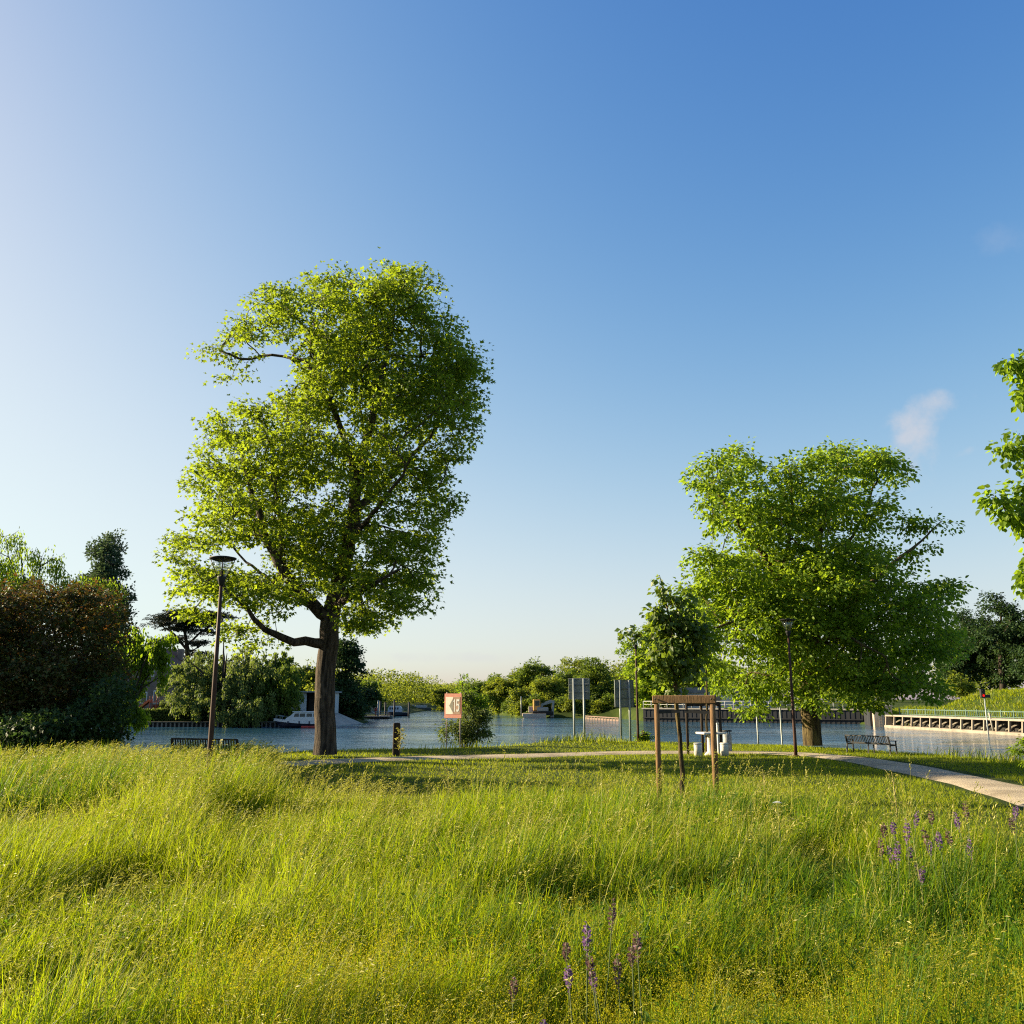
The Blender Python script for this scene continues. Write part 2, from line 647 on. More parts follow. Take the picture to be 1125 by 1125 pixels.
def grow(limbs, atts, r, step=0.4, tip_r=0.007, gamma=2.25, free=0.75, jit=0.03):
    """limbs: (points, r0, r1), the first is the trunk. atts: places to reach. -> positions, parents, radii, ids of the tips"""
    cap = 4000 + len(atts) * 14
    pos = np.zeros((cap, 3))
    par = np.full(cap, -1)
    dr = np.zeros((cap, 3))
    spec = np.zeros(cap)
    ok = np.zeros(cap, bool)
    n = 0
    for li, (P, r0, r1) in enumerate(limbs):
        Q = resample(chaikin(P), step)
        Q[1:] += r.normal(0, jit, Q[1:].shape) * np.minimum(1, np.arange(1, len(Q)) / 3)[:, None]
        if n == 0:
            start = -1
        else:
            start = int(np.argmin(np.linalg.norm(pos[:n] - Q[0], axis=1)))
            Q = Q[1:]
        m = len(Q)
        for k, q in enumerate(Q):
            p = start if k == 0 else n - 1
            pos[n], par[n] = q, p
            d = q - pos[p] if p >= 0 else np.array([0, 0, 1.0])
            dr[n] = d / (np.linalg.norm(d) + 1e-9)
            f = k / max(1, m - 1)
            spec[n] = r0 * (1 - f) + r1 * f
            ok[n] = (li > 0) or f > free
            n += 1
    base = pos[:n].copy()
    order = np.argsort([np.min(np.sum((base - a) ** 2, 1)) for a in atts])
    tips = []
    for a in np.asarray(atts)[order]:
        v = a - pos[:n]
        dist = np.linalg.norm(v, axis=1) + 1e-6
        cs = np.sum(v * dr[:n], 1) / dist
        cost = dist * (1 + 0.75 * (1 - cs)) + np.where(ok[:n], 0, 1e6)
        i = int(np.argmin(cost))
        L = dist[i]
        m = max(1, int(math.ceil(L / step)))
        c = pos[i] + dr[i] * L * 0.4 + np.array([0, 0, 0.06 * L])
        p = i
        for k in range(1, m + 1):
            t = k / m
            q = (1 - t) ** 2 * pos[i] + 2 * t * (1 - t) * c + t * t * a
            if k < m:
                q = q + r.normal(0, 0.03, 3)
            pos[n], par[n] = q, p
            d = q - pos[p]
            dr[n] = d / (np.linalg.norm(d) + 1e-9)
            ok[n] = True
            p = n
            n += 1
        tips.append(n - 1)
    cnt = np.zeros(n)
    cnt[tips] = 1
    for k in range(n - 1, 0, -1):
        if par[k] >= 0:
            cnt[par[k]] += cnt[k]
    R = np.maximum(tip_r * np.maximum(cnt, 1) ** (1 / gamma), spec[:n])
    for k in range(n - 1, 0, -1):
        if par[k] >= 0:
            R[par[k]] = max(R[par[k]], R[k])
    return pos[:n], par[:n], R, dr[:n], np.array(tips)


def limb_parts(pos, par, R, dr, m=0, rmin=0.0):
    n = len(pos)
    main = np.full(n, -1)
    for k in range(n):
        p = par[k]
        if p >= 0 and (main[p] < 0 or R[k] > R[main[p]]):
            main[p] = k
    nd = dr.copy()
    has = main >= 0
    nd[has] = dr[has] + dr[main[has]]
    nd /= np.linalg.norm(nd, axis=1, keepdims=True) + 1e-9
    e = np.where((par >= 0) & (R > rmin))[0]
    out = []
    for lo, hi, k in ((0, 0.018, 4), (0.018, 0.07, 6), (0.07, 0.16, 10), (0.16, 9, 18)):
        s = e[(R[e] >= lo) & (R[e] < hi)]
        if not len(s):
            continue
        p = par[s]
        ismain = main[p] == s
        d0 = np.where(ismain[:, None], nd[p], dr[s])
        r0 = np.where(ismain, R[p], np.minimum(R[p], R[s] * 1.3))
        a = np.arange(k) / k * 2 * PI

        def ring(c, d, r_):
            D, U, B = frames(d)
            return c[:, None] + r_[:, None, None] * (np.cos(a)[None, :, None] * U[:, None] + np.sin(a)[None, :, None] * B[:, None])
        V = np.concatenate([ring(pos[p], d0, r0), ring(pos[s], nd[s], R[s])], 1).reshape(-1, 3)
        o = (np.arange(len(s)) * 2 * k)[:, None]
        j = np.arange(k)[None]
        F = np.stack([o + j, o + (j + 1) % k, o + k + (j + 1) % k, o + k + j], -1).reshape(-1, 4)
        out.append((V, F, m, True))
    return out


def unit(v):
    return v / (np.linalg.norm(v, axis=-1, keepdims=True) + 1e-9)


def leaf_part(P, D, N, L, shape='lobed', wr=0.55, m=0):
    """one folded leaf per row: P foot, D way it points, N the way its face looks, L length"""
    D = unit(D)
    S = unit(np.cross(D, N))
    N = np.cross(S, D)
    L = L[:, None]

    def at(u, v, w=0.0):
        return P + D * L * u + S * L * v + N * L * w
    if shape == 'lobed':
        pts = [at(0, 0), at(.42, wr, .07), at(.50, .17, -.03), at(1, 0, -.10), at(.50, -.17, -.03), at(.42, -wr, .07)]
        tri = [(0, 1, 2), (0, 2, 3), (0, 3, 4), (0, 4, 5)]
    elif shape == 'ovate':
        pts = [at(0, 0), at(.22, wr * .8, .04), at(.55, wr, .05), at(1, 0, -.12), at(.55, -wr, .05), at(.22, -wr * .8, .04)]
        tri = [(0, 1, 2), (0, 2, 3), (0, 3, 4), (0, 4, 5)]
    elif shape == 'maple':
        pts = [at(0, 0), at(.10, .38, .05), at(.28, .22, .02), at(.55, wr + .05, .06), at(.52, .22, -.02), at(1, 0, -.10),
               at(.52, -.22, -.02), at(.55, -wr - .05, .06), at(.28, -.22, .02), at(.10, -.38, .05)]
        tri = [(0, k, k + 1) for k in range(1, 9)]
    else:
        pts = [at(0, 0), at(.45, wr * .5, .06), at(1, 0, -.08), at(.45, -wr * .5, .06)]
        tri = [(0, 1, 2), (0, 2, 3)]
    k = len(pts)
    V = np.stack(pts, 1).reshape(-1, 3)
    F = (np.arange(len(P)) * k)[:, None, None] + np.array(tri)[None]
    return (V, F.reshape(-1, 3), m, False)


def sprays(tips, tdir, r, n, rx, rz, L, shape='lobed', wr=0.55, droop=0.25, tilt=0.55, center=None, m=0, hang=0.0):
    """n leaves round every tip, in a flat spread"""
    k = len(tips)
    P = np.repeat(tips, n, 0)
    rr = np.sqrt(r.random(len(P)))
    a = r.random(len(P)) * 2 * PI
    off = np.stack([rr * np.cos(a) * rx, rr * np.sin(a) * rx, r.normal(0, 0.5, len(P)) * rz], 1)
    sc = np.repeat(r.uniform(0.6, 1.25, k), n)
    off *= sc[:, None]
    # each spread leans with its twig
    td = np.repeat(tdir, n, 0)
    off[:, 2] += (off[:, 0] * td[:, 0] + off[:, 1] * td[:, 1]) * np.clip(td[:, 2], -0.6, 0.6) * 0.7 - 0.12 * rr * rx
    if hang:
        off[:, 2] -= hang * r.random(len(P)) ** 1.2
        off[:, :2] *= 0.6
    Dd = off + td * 0.3 * rx + r.normal(0, 0.25 * rx, off.shape)
    Dd[:, 2] -= droop * rx
    if hang:
        Dd = Dd * 0.5 + np.array([0, 0, -1.0]) * rx
    Nn_ = np.array([0, 0, 1.0]) + r.normal(0, tilt, off.shape)
    Ls = L * r.uniform(0.6, 1.2, len(P))
    return leaf_part(P + off, Dd, Nn_, Ls, shape, wr, m)


def in_blobs(blobs, n, r, power=0.5):
    """n places inside ellipsoids (cx,cy,cz,rx,ry,rz), more near their skins, spread by volume"""
    B = np.asarray(blobs, float)
    v = np.prod(B[:, 3:], 1) ** 0.8
    i = r.choice(len(B), n, p=v / v.sum())
    d = unit(r.normal(size=(n, 3)))
    q = r.random((n, 1)) ** power
    return B[i, :3] + d * q * B[i, 3:]


def px_blobs(lst, Y, r, spread, squash=0.9):
    """blobs given as px,py,rx,ry[,depth offset] on the photo -> real ellipsoids round depth Y"""
    out = []
    s = Y / FPX
    for b in lst:
        offs = [b[4]] if len(b) > 4 else ([0.0] if b[2] < 26 else [r.uniform(-1, -0.3) * spread, r.uniform(0.3, 1) * spread])
        for dy in offs:
            YY = Y + dy
            c = W(b[0], b[1], YY)
            ss = YY / FPX
            out.append((c[0], c[1], c[2], b[2] * ss, b[2] * ss * squash, b[3] * ss))
    return out


m_bark = surf("bark_grey_brown", (0.022, 0.016, 0.012), (0.12, 0.09, 0.065), 5, 0.9, 1.0, 8, mapscale=(2.6, 2.6, 0.28), spec=0.2, bdist=0.09, lo=.38, hi=.66)
m_bark2 = surf("bark_mossy", (0.035, 0.025, 0.013), (0.16, 0.12, 0.05), 4, 0.9, 1.0, 8, mapscale=(2.4, 2.4, 0.3), spec=0.2, bdist=0.09, lo=.38, hi=.66)
m_bark_d = surf("bark_dark", (0.02, 0.016, 0.012), (0.06, 0.045, 0.035), 4, 0.9, 0.8, 7, mapscale=(2.0, 2.0, 0.4), spec=0.2)

m_leaf_a = leafmat("leaf_yellow_green", [(0, (0.050, 0.092, 0.006)), (0.5, (0.082, 0.138, 0.008)), (1, (0.125, 0.175, 0.012))], (0.33, 0.43, 0.02), 0.5)
m_leaf_b = leafmat("leaf_fresh_green", [(0, (0.055, 0.10, 0.007)), (0.5, (0.09, 0.15, 0.010)), (1, (0.13, 0.19, 0.013))], (0.34, 0.48, 0.022), 0.48)
m_leaf_y = leafmat("leaf_lime", [(0, (0.065, 0.12, 0.008)), (0.5, (0.09, 0.155, 0.010)), (1, (0.13, 0.185, 0.014))], (0.32, 0.47, 0.02), 0.5)
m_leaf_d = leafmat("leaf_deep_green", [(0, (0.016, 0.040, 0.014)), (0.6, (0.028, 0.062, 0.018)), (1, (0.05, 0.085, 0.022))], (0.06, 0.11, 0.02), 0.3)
m_leaf_pop = leafmat("leaf_poplar", [(0, (0.030, 0.055, 0.030)), (0.6, (0.050, 0.085, 0.042)), (1, (0.08, 0.115, 0.06))], (0.09, 0.14, 0.05), 0.3)
m_leaf_will = leafmat("leaf_willow", [(0, (0.055, 0.085, 0.022)), (0.6, (0.085, 0.12, 0.030)), (1, (0.12, 0.15, 0.04))], (0.20, 0.26, 0.04), 0.38)
m_leaf_cop = leafmat("leaf_copper", [(0, (0.030, 0.052, 0.010)), (0.5, (0.048, 0.066, 0.014)), (0.8, (0.080, 0.048, 0.018)), (1, (0.07, 0.09, 0.02))],
                     (0.20, 0.13, 0.025), 0.26, tstops=[(0, (0.07, 0.10, 0.012)), (0.6, (0.16, 0.11, 0.018)), (1, (0.26, 0.09, 0.025))])
m_leaf_far = leafmat("leaf_bank_green", [(0, (0.045, 0.085, 0.010)), (0.6, (0.075, 0.12, 0.014)), (1, (0.11, 0.15, 0.02))], (0.20, 0.28, 0.025), 0.42)
m_leaf_far2 = leafmat("leaf_bank_yellow", [(0, (0.065, 0.10, 0.010)), (0.6, (0.10, 0.14, 0.014)), (1, (0.14, 0.17, 0.02))], (0.29, 0.34, 0.025), 0.45)
m_leaf_ced = leafmat("needle_cedar", [(0, (0.012, 0.022, 0.014)), (1, (0.03, 0.042, 0.026))], (0.03, 0.04, 0.02), 0.12)


def make_tree(name, label, cat, foot, limbs, blobs, r, n_att, n_leaf, L, mat, bark=m_bark, group=None, rx=0.55, rz=0.22, shape='lobed', wr=0.55,
              step=0.4, tip_r=0.007, droop=0.25, tilt=0.55, hang=0.0, rmin=0.0, power=0.5, flare=0.0, free=0.75, extra=None, jit=0.03):
    t = thing(name, label, cat, foot, 0, group)
    f = np.asarray(foot, float)
    att = in_blobs(blobs, n_att, r, power)
    if extra is not None:
        att = np.concatenate([att, extra])
    pos, par, R, dr, tips = grow(limbs, att, r, step, tip_r, free=free, jit=jit)
    if flare:
        hz = pos[:, 2] - f[2]
        R = R * (1 + flare * np.exp(-np.maximum(hz, 0) / 0.35))
    tp = limb_parts(pos, par, R, dr, 0, rmin)
    build("trunk", shift(tp, -f), bark, t)
    lp = sprays(pos[tips], dr[tips], r, n_leaf, rx, rz, L, shape, wr, droop, tilt, hang=hang)
    build("crown", shift([lp], -f), mat, t)
    return t


def pl(pts, Y):
    """a limb given as px,py[,depth offset] on the photo"""
    return np.array([W(p[0], p[1], Y + (p[2] if len(p) > 2 else 0)) for p in pts])


# ---------------------------------------------------------------- the tall tree left of the middle
r1 = np.random.default_rng(101)
Y1 = 27.8
foot1 = G(357, 828)
foot1[2] = hgt(foot1[0], foot1[1]) - 0.05
s1 = Y1 / FPX
bl = [(366, 312, 42, 32), (442, 318, 44, 34), (310, 340, 38, 34), (400, 355, 75, 45), (482, 362, 32, 35), (268, 362, 26, 18), (238, 385, 22, 9, 0.3), (505, 395, 28, 28),
      (490, 415, 46, 40), (440, 430, 75, 55), (365, 405, 48, 48), (508, 450, 30, 32), (320, 470, 55, 36), (252, 482, 38, 30), (232, 525, 30, 22), (300, 520, 62, 45),
      (400, 510, 65, 52), (472, 530, 32, 42), (268, 570, 62, 28), (212, 592, 34, 15), (350, 590, 62, 45), (440, 590, 46, 45), (232, 640, 46, 22), (300, 650, 50, 24),
      (215, 672, 26, 9, -1), (272, 690, 36, 13), (400, 640, 52, 36), (455, 640, 28, 24), (400, 682, 38, 12), (445, 660, 30, 14), (200, 612, 24, 9, 1.0), (345, 620, 40, 30),
      (498, 492, 28, 26), (486, 560, 24, 28), (474, 612, 20, 22), (276, 450, 30, 10, .3), (338, 440, 36, 22), (225, 384, 10, 6, 0.2), (520, 400, 18, 16), (262, 712, 14, 7, -1.5), (300, 708, 20, 6, 1)]
blobs1 = px_blobs(bl, Y1, r1, 2.3)
limbs1 = [(pl([(357, 829), (357, 790), (358, 750), (360, 715), (362, 678)], Y1), 0.315, 0.29),
          (pl([(362, 680), (372, 640, .3), (383, 600, .4), (389, 560, .3), (392, 520, 0), (404, 480, -.4), (415, 430, -.6), (428, 370, -.5)], Y1), 0.27, 0.05),
          (pl([(361, 684), (346, 666, -.3), (322, 643, -.7), (303, 615, -.9), (292, 590, -.9), (284, 560, -.7), (270, 520, -.4), (262, 490, 0)], Y1), 0.20, 0.03),
          (pl([(318, 640, -.7), (308, 610, .1), (309, 580, .6), (304, 550, 1.0), (300, 500, 1.4)], Y1), 0.10, 0.03),
          (pl([(391, 560, .3), (410, 545, .8), (432, 520, 1.2), (452, 502, 1.4), (480, 470, 1.8)], Y1), 0.14, 0.03),
          (pl([(390, 530, .2), (383, 495, -.4), (370, 460, -.8), (354, 425, -1), (340, 380, -1)], Y1), 0.11, 0.03),
          (pl([(375, 440, -.8), (340, 398, -.6), (300, 388, 0), (268, 398, .3), (240, 385, .3)], Y1), 0.06, 0.02),
          (pl([(357, 706), (335, 706, -.6), (312, 700, -1.2), (288, 690, -1.8), (272, 668, -2.2), (248, 650, -2.4)], Y1), 0.15, 0.03),
          (pl([(365, 670), (385, 655, -1.0), (410, 640, -1.8), (440, 625, -2.4)], Y1), 0.13, 0.03),
          (pl([(366, 665), (378, 650, 1.2), (395, 640, 2.2), (425, 630, 3.0)], Y1), 0.12, 0.03),
          (pl([(384, 600, .4), (400, 575, -1.2), (430, 540, -2.2), (455, 500, -2.8)], Y1), 0.10, 0.03),
          (pl([(350, 670), (330, 660, 1.0), (300, 640, 2.0), (262, 610, 2.6)], Y1), 0.11, 0.03)]
ex1 = np.array([W(x, y, Y1 + r1.uniform(-.6, .6)) for x, y in ((222, 384), (230, 380), (247, 388), (262, 398), (270, 410), (255, 414), (240, 415), (262, 365), (285, 390))])
make_tree("maple_tree", "tallest tree, yellow green crown on a dark trunk, one low bare limb", "tree", foot1, limbs1, blobs1, r1,
          2350, 38, 0.142, m_leaf_a, rx=0.43, rz=0.19, flare=0.22, free=0.9, droop=0.3, power=0.45, extra=ex1)

# ---------------------------------------------------------------- the broad tree on the right
r2 = np.random.default_rng(202)
Y2 = 33.0
foot2 = G(893, 818)
foot2[2] = hgt(foot2[0], foot2[1]) - 0.05
bl = [(788, 522, 36, 22), (815, 508, 26, 18), (870, 522, 32, 24), (922, 515, 42, 26), (965, 512, 30, 22), (985, 525, 18, 12), (782, 558, 22, 24), (830, 562, 55, 36),
      (900, 562, 56, 36), (955, 560, 26, 26), (1005, 578, 24, 14), (1036, 574, 16, 8, -.4), (800, 622, 46, 26), (860, 622, 56, 40), (940, 622, 56, 36), (1005, 608, 22, 12),
      (778, 672, 42, 34), (850, 690, 56, 42), (930, 690, 64, 46), (1000, 662, 46, 26), (1035, 645, 24, 12), (1012, 712, 44, 34), (790, 735, 34, 30), (830, 758, 30, 22),
      (872, 735, 40, 28), (940, 742, 54, 26), (1000, 752, 38, 16), (1042, 702, 16, 22), (770, 640, 22, 18), (750, 660, 20, 20), (955, 772, 30, 8, -1), (880, 772, 34, 10, -2.2),
      (905, 650, 60, 40), (832, 655, 40, 30), (810, 499, 13, 9, 0), (912, 492, 17, 10, .4), (934, 495, 12, 8, -.6), (974, 497, 12, 9, 0), (1046, 571, 9, 5, -.3), (1028, 596, 14, 8, .3), (1050, 640, 10, 7, 0), (1052, 690, 9, 14, 0), (1030, 765, 20, 10, 0.5), (825, 782, 20, 6, -1.5)]
blobs2 = px_blobs(bl, Y2, r2, 2.6)
limbs2 = [(pl([(893, 819), (891, 780), (887, 740), (888, 700)], Y2), 0.33, 0.29),
          (pl([(888, 703), (872, 662, -.3), (852, 628, -.7), (828, 598, -1), (802, 560, -1), (778, 528, -.8)], Y2), 0.19, 0.03),
          (pl([(888, 702), (893, 650, .3), (899, 605, .6), (905, 560, .5), (920, 518, .3)], Y2), 0.20, 0.03),
          (pl([(889, 706), (925, 668, -.3), (968, 632, -.5), (1008, 596, -.5), (1036, 574, -.4)], Y2), 0.16, 0.02),
          (pl([(890, 712), (935, 700, .8), (985, 690, 1.2), (1035, 650, 1.3)], Y2), 0.14, 0.03),
          (pl([(888, 712), (850, 690, -1.4), (815, 680, -2.2), (780, 690, -2.7)], Y2), 0.14, 0.03),
          (pl([(889, 714), (905, 700, -2), (935, 700, -3), (970, 720, -3.4)], Y2), 0.13, 0.03),
          (pl([(887, 708), (860, 680, 1.8), (820, 650, 2.8), (790, 630, 3.2)], Y2), 0.13, 0.03),
          (pl([(893, 650, .3), (930, 605, 1.5), (950, 560, 2), (968, 520, 2.2)], Y2), 0.10, 0.03),
          (pl([(858, 640, -.6), (868, 590, -1.6), (872, 550, -2), (868, 522, -2.2)], Y2), 0.09, 0.02)]
make_tree("maple_tree", "broad spreading green tree with a short mossy trunk behind the black bench", "tree", foot2, limbs2, blobs2, r2,
          1850, 44, 0.158, m_leaf_b, bark=m_bark2, rx=0.50, rz=0.22, shape='ovate', wr=0.34, flare=0.35, free=0.85, droop=0.3, power=0.45)

# ---------------------------------------------------------------- boughs coming in from the right edge
r3 = np.random.default_rng(303)
Y3 = 13.0
foot3 = np.array([W(1330, 800, Y3)[0], Y3, 0.0])
foot3[2] = hgt(foot3[0], foot3[1]) - 0.05
bl = [(1124, 405, 12, 8, 0), (1142, 425, 20, 11, 0.2), (1114, 492, 6, 5, 0), (1132, 498, 14, 11, 0.1), (1144, 530, 16, 15, 0.3), (1106, 550, 11, 6, -.2), (1126, 560, 18, 10, -.2),
      (1140, 555, 22, 18, 0), (1139, 620, 7, 10, 0.2), (1160, 450, 30, 26, 0.4), (1170, 600, 34, 30, 0), (1180, 500, 40, 40, 0.8), (1220, 420, 60, 50, 0), (1240, 560, 60, 60, 0.6),
      (1300, 480, 80, 80, 0), (1330, 360, 90, 60, 1), (1210, 650, 40, 30, 0), (1400, 480, 80, 90, -1), (1330, 620, 70, 40, 1), (1350, 520, 60, 60, 2.2), (1290, 560, 50, 50, -2)]
blobs3 = px_blobs(bl, Y3, r3, 0.8)
limbs3 = [(pl([(1330, 870), (1328, 760), (1322, 680), (1320, 600)], Y3), 0.20, 0.15),
          (pl([(1320, 600), (1322, 500), (1328, 400), (1330, 330)], Y3), 0.13, 0.03),
          (pl([(1321, 620), (1250, 560), (1180, 540), (1120, 555)], Y3), 0.07, 0.015),
          (pl([(1320, 590), (1260, 490), (1190, 430), (1130, 415)], Y3), 0.07, 0.015),
          (pl([(1250, 560), (1190, 505), (1140, 500), (1105, 494)], Y3), 0.04, 0.012),
          (pl([(1321, 640), (1260, 640), (1180, 630), (1128, 622)], Y3), 0.05, 0.012),
          (pl([(1322, 600), (1370, 540), (1410, 480)], Y3), 0.08, 0.02)]
ex3 = np.array([W(x + 13, y, Y3 + r3.uniform(-.15, .15)) for x, y in ((1098, 400), (1105, 396), (1112, 412), (1120, 430), (1124, 440), (1098, 492), (1108, 486), (1122, 505), (1120, 530),
               (1082, 548), (1090, 556), (1100, 562), (1108, 570), (1118, 575), (1112, 545), (1122, 550), (1120, 612), (1122, 632), (1124, 640))])
make_tree("maple_tree", "near tree at the right edge, large bright lime leaves on hanging bough tips", "tree", foot3, limbs3, blobs3, r3,
          620, 30, 0.105, m_leaf_y, rx=0.20, rz=0.14, shape='ovate', wr=0.40, step=0.25, tip_r=0.005, droop=0.7, tilt=0.7, free=0.8, jit=0.02, extra=np.concatenate([ex3 + r3.normal(0, .06, ex3.shape) for _ in range(3)]))
# ---------------------------------------------------------------- trees and shrubs round the water
def crown_blobs(px, ytop, ybot, w, Y, r, kind='round', n=14):
    """ellipsoids filling a crown seen px wide about px, from ytop down to ybot"""
    s = Y / FPX
    hw, hh = w / 2, (ybot - ytop) / 2
    cy_ = (ytop + ybot) / 2
    out = []
    for i in range(n):
        if kind == 'poplar':
            v = r.uniform(-0.9, 0.9)
            e = hw * math.sqrt(max(0.05, 1 - abs(v) ** 2.2)) * (0.75 if v < -0.5 else 1)
            u = r.uniform(-1, 1) * e * 0.55
            b_ = (px + u, cy_ + v * hh * 0.9, hw * r.uniform(.34, .5), hh * r.uniform(.14, .24), r.uniform(-.5, .5) * hw * s)
        else:
            a, q = r.uniform(0, 2 * PI), math.sqrt(r.random()) * 0.72
            u, v = math.cos(a) * q, math.sin(a) * q
            if kind == 'willow':
                v = v * 0.9 + 0.05
            b_ = (px + u * hw, cy_ + v * hh, hw * r.uniform(.28, .44), hh * r.uniform(.22, .36), r.uniform(-.6, .6) * hw * s)
        out.append(b_)
    if kind == 'round':
        out += [(px, cy_ + hh * .1, hw * .6, hh * .6, 0)]
    res = []
    for b_ in out:
        YY = Y + b_[4]
        c = W(b_[0], b_[1], YY)
        ss = YY / FPX
        res.append((c[0], c[1], c[2], b_[2] * ss, b_[2] * ss * .95, b_[3] * ss))
    return res


def bank_tree(name, label, px, ytop, ybot, w, Y, mat, seed, kind='round', n_att=90, n_leaf=55, L=0.42, rx=0.8, rz=0.35, group=None, bark=m_bark_d, n=14,
              shape='kite', hang=0.0, base=None, tr=None, limbs_n=5, droop=0.3, foot_px=None, cat="tree"):
    r = np.random.default_rng(seed)
    blobs = crown_blobs(px, ytop, ybot, w, Y, r, kind, n)
    x = W(foot_px or px, 780, Y)[0]
    foot = np.array([x, Y, hgt(x, Y) - 0.05])
    if base is not None:
        foot[2] = base
    top = W(px, ytop, Y)
    low = W(px, ybot - 0.25 * (ybot - ytop), Y)
    H = top[2] - foot[2]
    tr = tr or 0.022 * H + 0.04
    mid = np.array([low[0], Y, max(low[2], foot[2] + 0.15 * H)])
    limbs = [(np.array([foot, foot * .5 + mid * .5 + [0.02 * H, 0, 0], mid]), tr, tr * .8),
             (np.array([mid, mid * .5 + top * .5 + [r.uniform(-.05, .05) * H, 0, 0], mid * .12 + top * .88]), tr * .75, tr * .12)]
    hw = w / 2 * Y / FPX
    for k in range(limbs_n):
        a = 2 * PI * k / limbs_n + r.uniform(-.4, .4)
        z0 = mid + (top - mid) * (0.05 + 0.4 * k / limbs_n)
        e = z0 + np.array([math.cos(a) * hw * .6, math.sin(a) * hw * .6, (top - mid)[2] * .32])
        limbs.append((np.array([z0, z0 * .5 + e * .5 + [0, 0, -.02 * H], e]), tr * .45, tr * .1))
    return make_tree(name, label, cat, foot, limbs, blobs, r, n_att, n_leaf, L, mat, bark=bark, group=group, rx=rx, rz=rz, shape=shape, wr=0.7,
                     step=max(0.5, H * 0.06), tip_r=0.012 * max(1, H / 12), hang=hang, rmin=0.02, power=0.42, droop=droop)


# far right bank, one after another towards the bend
GR = "broadleaf trees along the far right bank"
far_list = [
    # px, ytop, ybot, w, Y, mat, label
    (490, 754, 785, 34, 262, m_leaf_far2, "pale green bank tree just left of the red framed sign, by the river bend"),
    (525, 746, 788, 50, 222, m_leaf_far, "low rounded bank tree right behind the red framed sign"),
    (552, 741, 791, 44, 190, m_leaf_far2, "yellow green bank tree leaning over the water left of the excavator barge"),
    (588, 722, 790, 68, 200, m_leaf_far, "tall dome topped bank tree rising behind the excavator"),
    (578, 748, 793, 44, 172, m_leaf_far2, "bright low bank tree overhanging the excavator barge"),
    (618, 727, 793, 56, 176, m_leaf_far, "mid green bank tree just right of the excavator arm"),
    (655, 717, 792, 72, 168, m_leaf_far, "full crowned bank tree behind the left signboard"),
    (602, 741, 792, 40, 166, m_leaf_far2, "bright bushy bank tree directly behind the excavator arm"),
    (694, 730, 790, 46, 172, m_leaf_far2, "bank tree seen behind the right signboard"),
    (548, 737, 786, 64, 238, m_leaf_far, "broad hazy tree behind the bank trees between the red framed sign and the barge"),
    (636, 721, 788, 84, 196, m_leaf_far2, "wide pale tree filling the gap behind the trees right of the excavator"),
    (572, 729, 788, 60, 222, m_leaf_far2, "pale tree standing behind the dome topped tree at its left"),
    (716, 672, 784, 74, 142, m_leaf_b, "high leafy tree above the quay wall, left behind the young staked tree"),
    (768, 684, 782, 64, 148, m_leaf_far, "tree on the quay between the young staked tree and the broad tree"),
]
for i, (px, yt, yb, w_, Y, mt_, lb) in enumerate(far_list):
    bank_tree("bank_tree", lb, px, yt, yb, w_, Y, mt_, 400 + i, group=GR, n_att=230, n_leaf=62, L=0.42 if Y < 180 else 0.5, rx=0.95, rz=0.5, n=20)
rb_ = np.random.default_rng(425)
for k, px in enumerate((532, 548, 561, 575, 589, 603, 616, 630, 644, 658, 671)):
    Yb_ = float(np.interp(px, [530, 570, 680], [216, 162, 154])) + rb_.uniform(1.0, 3.5)
    bank_tree("bank_bush", "rounded bush overhanging the water along the far right bank", px, 764 + rb_.uniform(-3, 4), 789.5, rb_.uniform(18, 25), Yb_, (m_leaf_far, m_leaf_far2)[k % 2], 4250 + k,
              group="bushes along the far right waterline", n_att=60, n_leaf=52, L=0.36, rx=0.7, rz=0.45, limbs_n=4, cat="bush", n=10, base=-1.2)
# dark row on the embankment at the right
GD = "dark trees along the embankment road"
for i, (px, yt, yb, w_, Y, lb) in enumerate([
        (1058, 664, 768, 84, 128, "dark street tree half hidden behind the broad tree's right side"),
        (1100, 650, 762, 86, 122, "dark dense street tree above the parked cars"),
        (1150, 652, 762, 90, 118, "dark street tree cut by the right edge of the picture"),
        (1205, 650, 762, 90, 112, "dark street tree outside the right edge")]):
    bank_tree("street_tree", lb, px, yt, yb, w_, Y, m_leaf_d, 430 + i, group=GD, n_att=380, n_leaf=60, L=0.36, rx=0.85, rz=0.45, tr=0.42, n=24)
bank_tree("embankment_bush", "light green bush at the top of the embankment beside the broad tree", 1056, 738, 768, 34, 104, m_leaf_far2, 440, n_att=60, n_leaf=50, L=0.3,
          rx=0.5, rz=0.3, limbs_n=4, cat="bush")

# left bank
bank_tree("poplar_tree", "tall dark poplar standing alone above the copper coloured shrub", 118, 583, 760, 62, 126, m_leaf_pop, 450, kind='poplar', n=60, n_att=620, n_leaf=60, L=0.40,
          rx=0.8, rz=0.6, droop=-0.3)
bank_tree("willow_tree", "big round grey green willow overhanging the pile wall behind the left lamp", 246, 694, 808, 134, 108, m_leaf_will, 451, kind='willow', n=30, n_att=620,
          n_leaf=64, L=0.30, rx=0.8, rz=0.5, hang=0.5, tr=0.4)
bank_tree("alder_tree", "darker drooping tree between the big round willow and the moored cruiser", 303, 712, 806, 72, 109.5, m_leaf_far, 452, n=20, n_att=300, n_leaf=58, L=0.32, rx=0.75,
          rz=0.4, hang=0.5)
bank_tree("bank_tree", "yellow green tree behind the boat shed roof", 338, 722, 784, 70, 128, m_leaf_far2, 453, n_att=220, n_leaf=58, L=0.45)
bank_tree("bank_tree", "tall dark tree right of the tallest tree's trunk on the left bank", 380, 698, 800, 56, 130, m_leaf_d, 454, kind='poplar', n=28, n_att=330, n_leaf=58, L=0.38, rx=0.8)
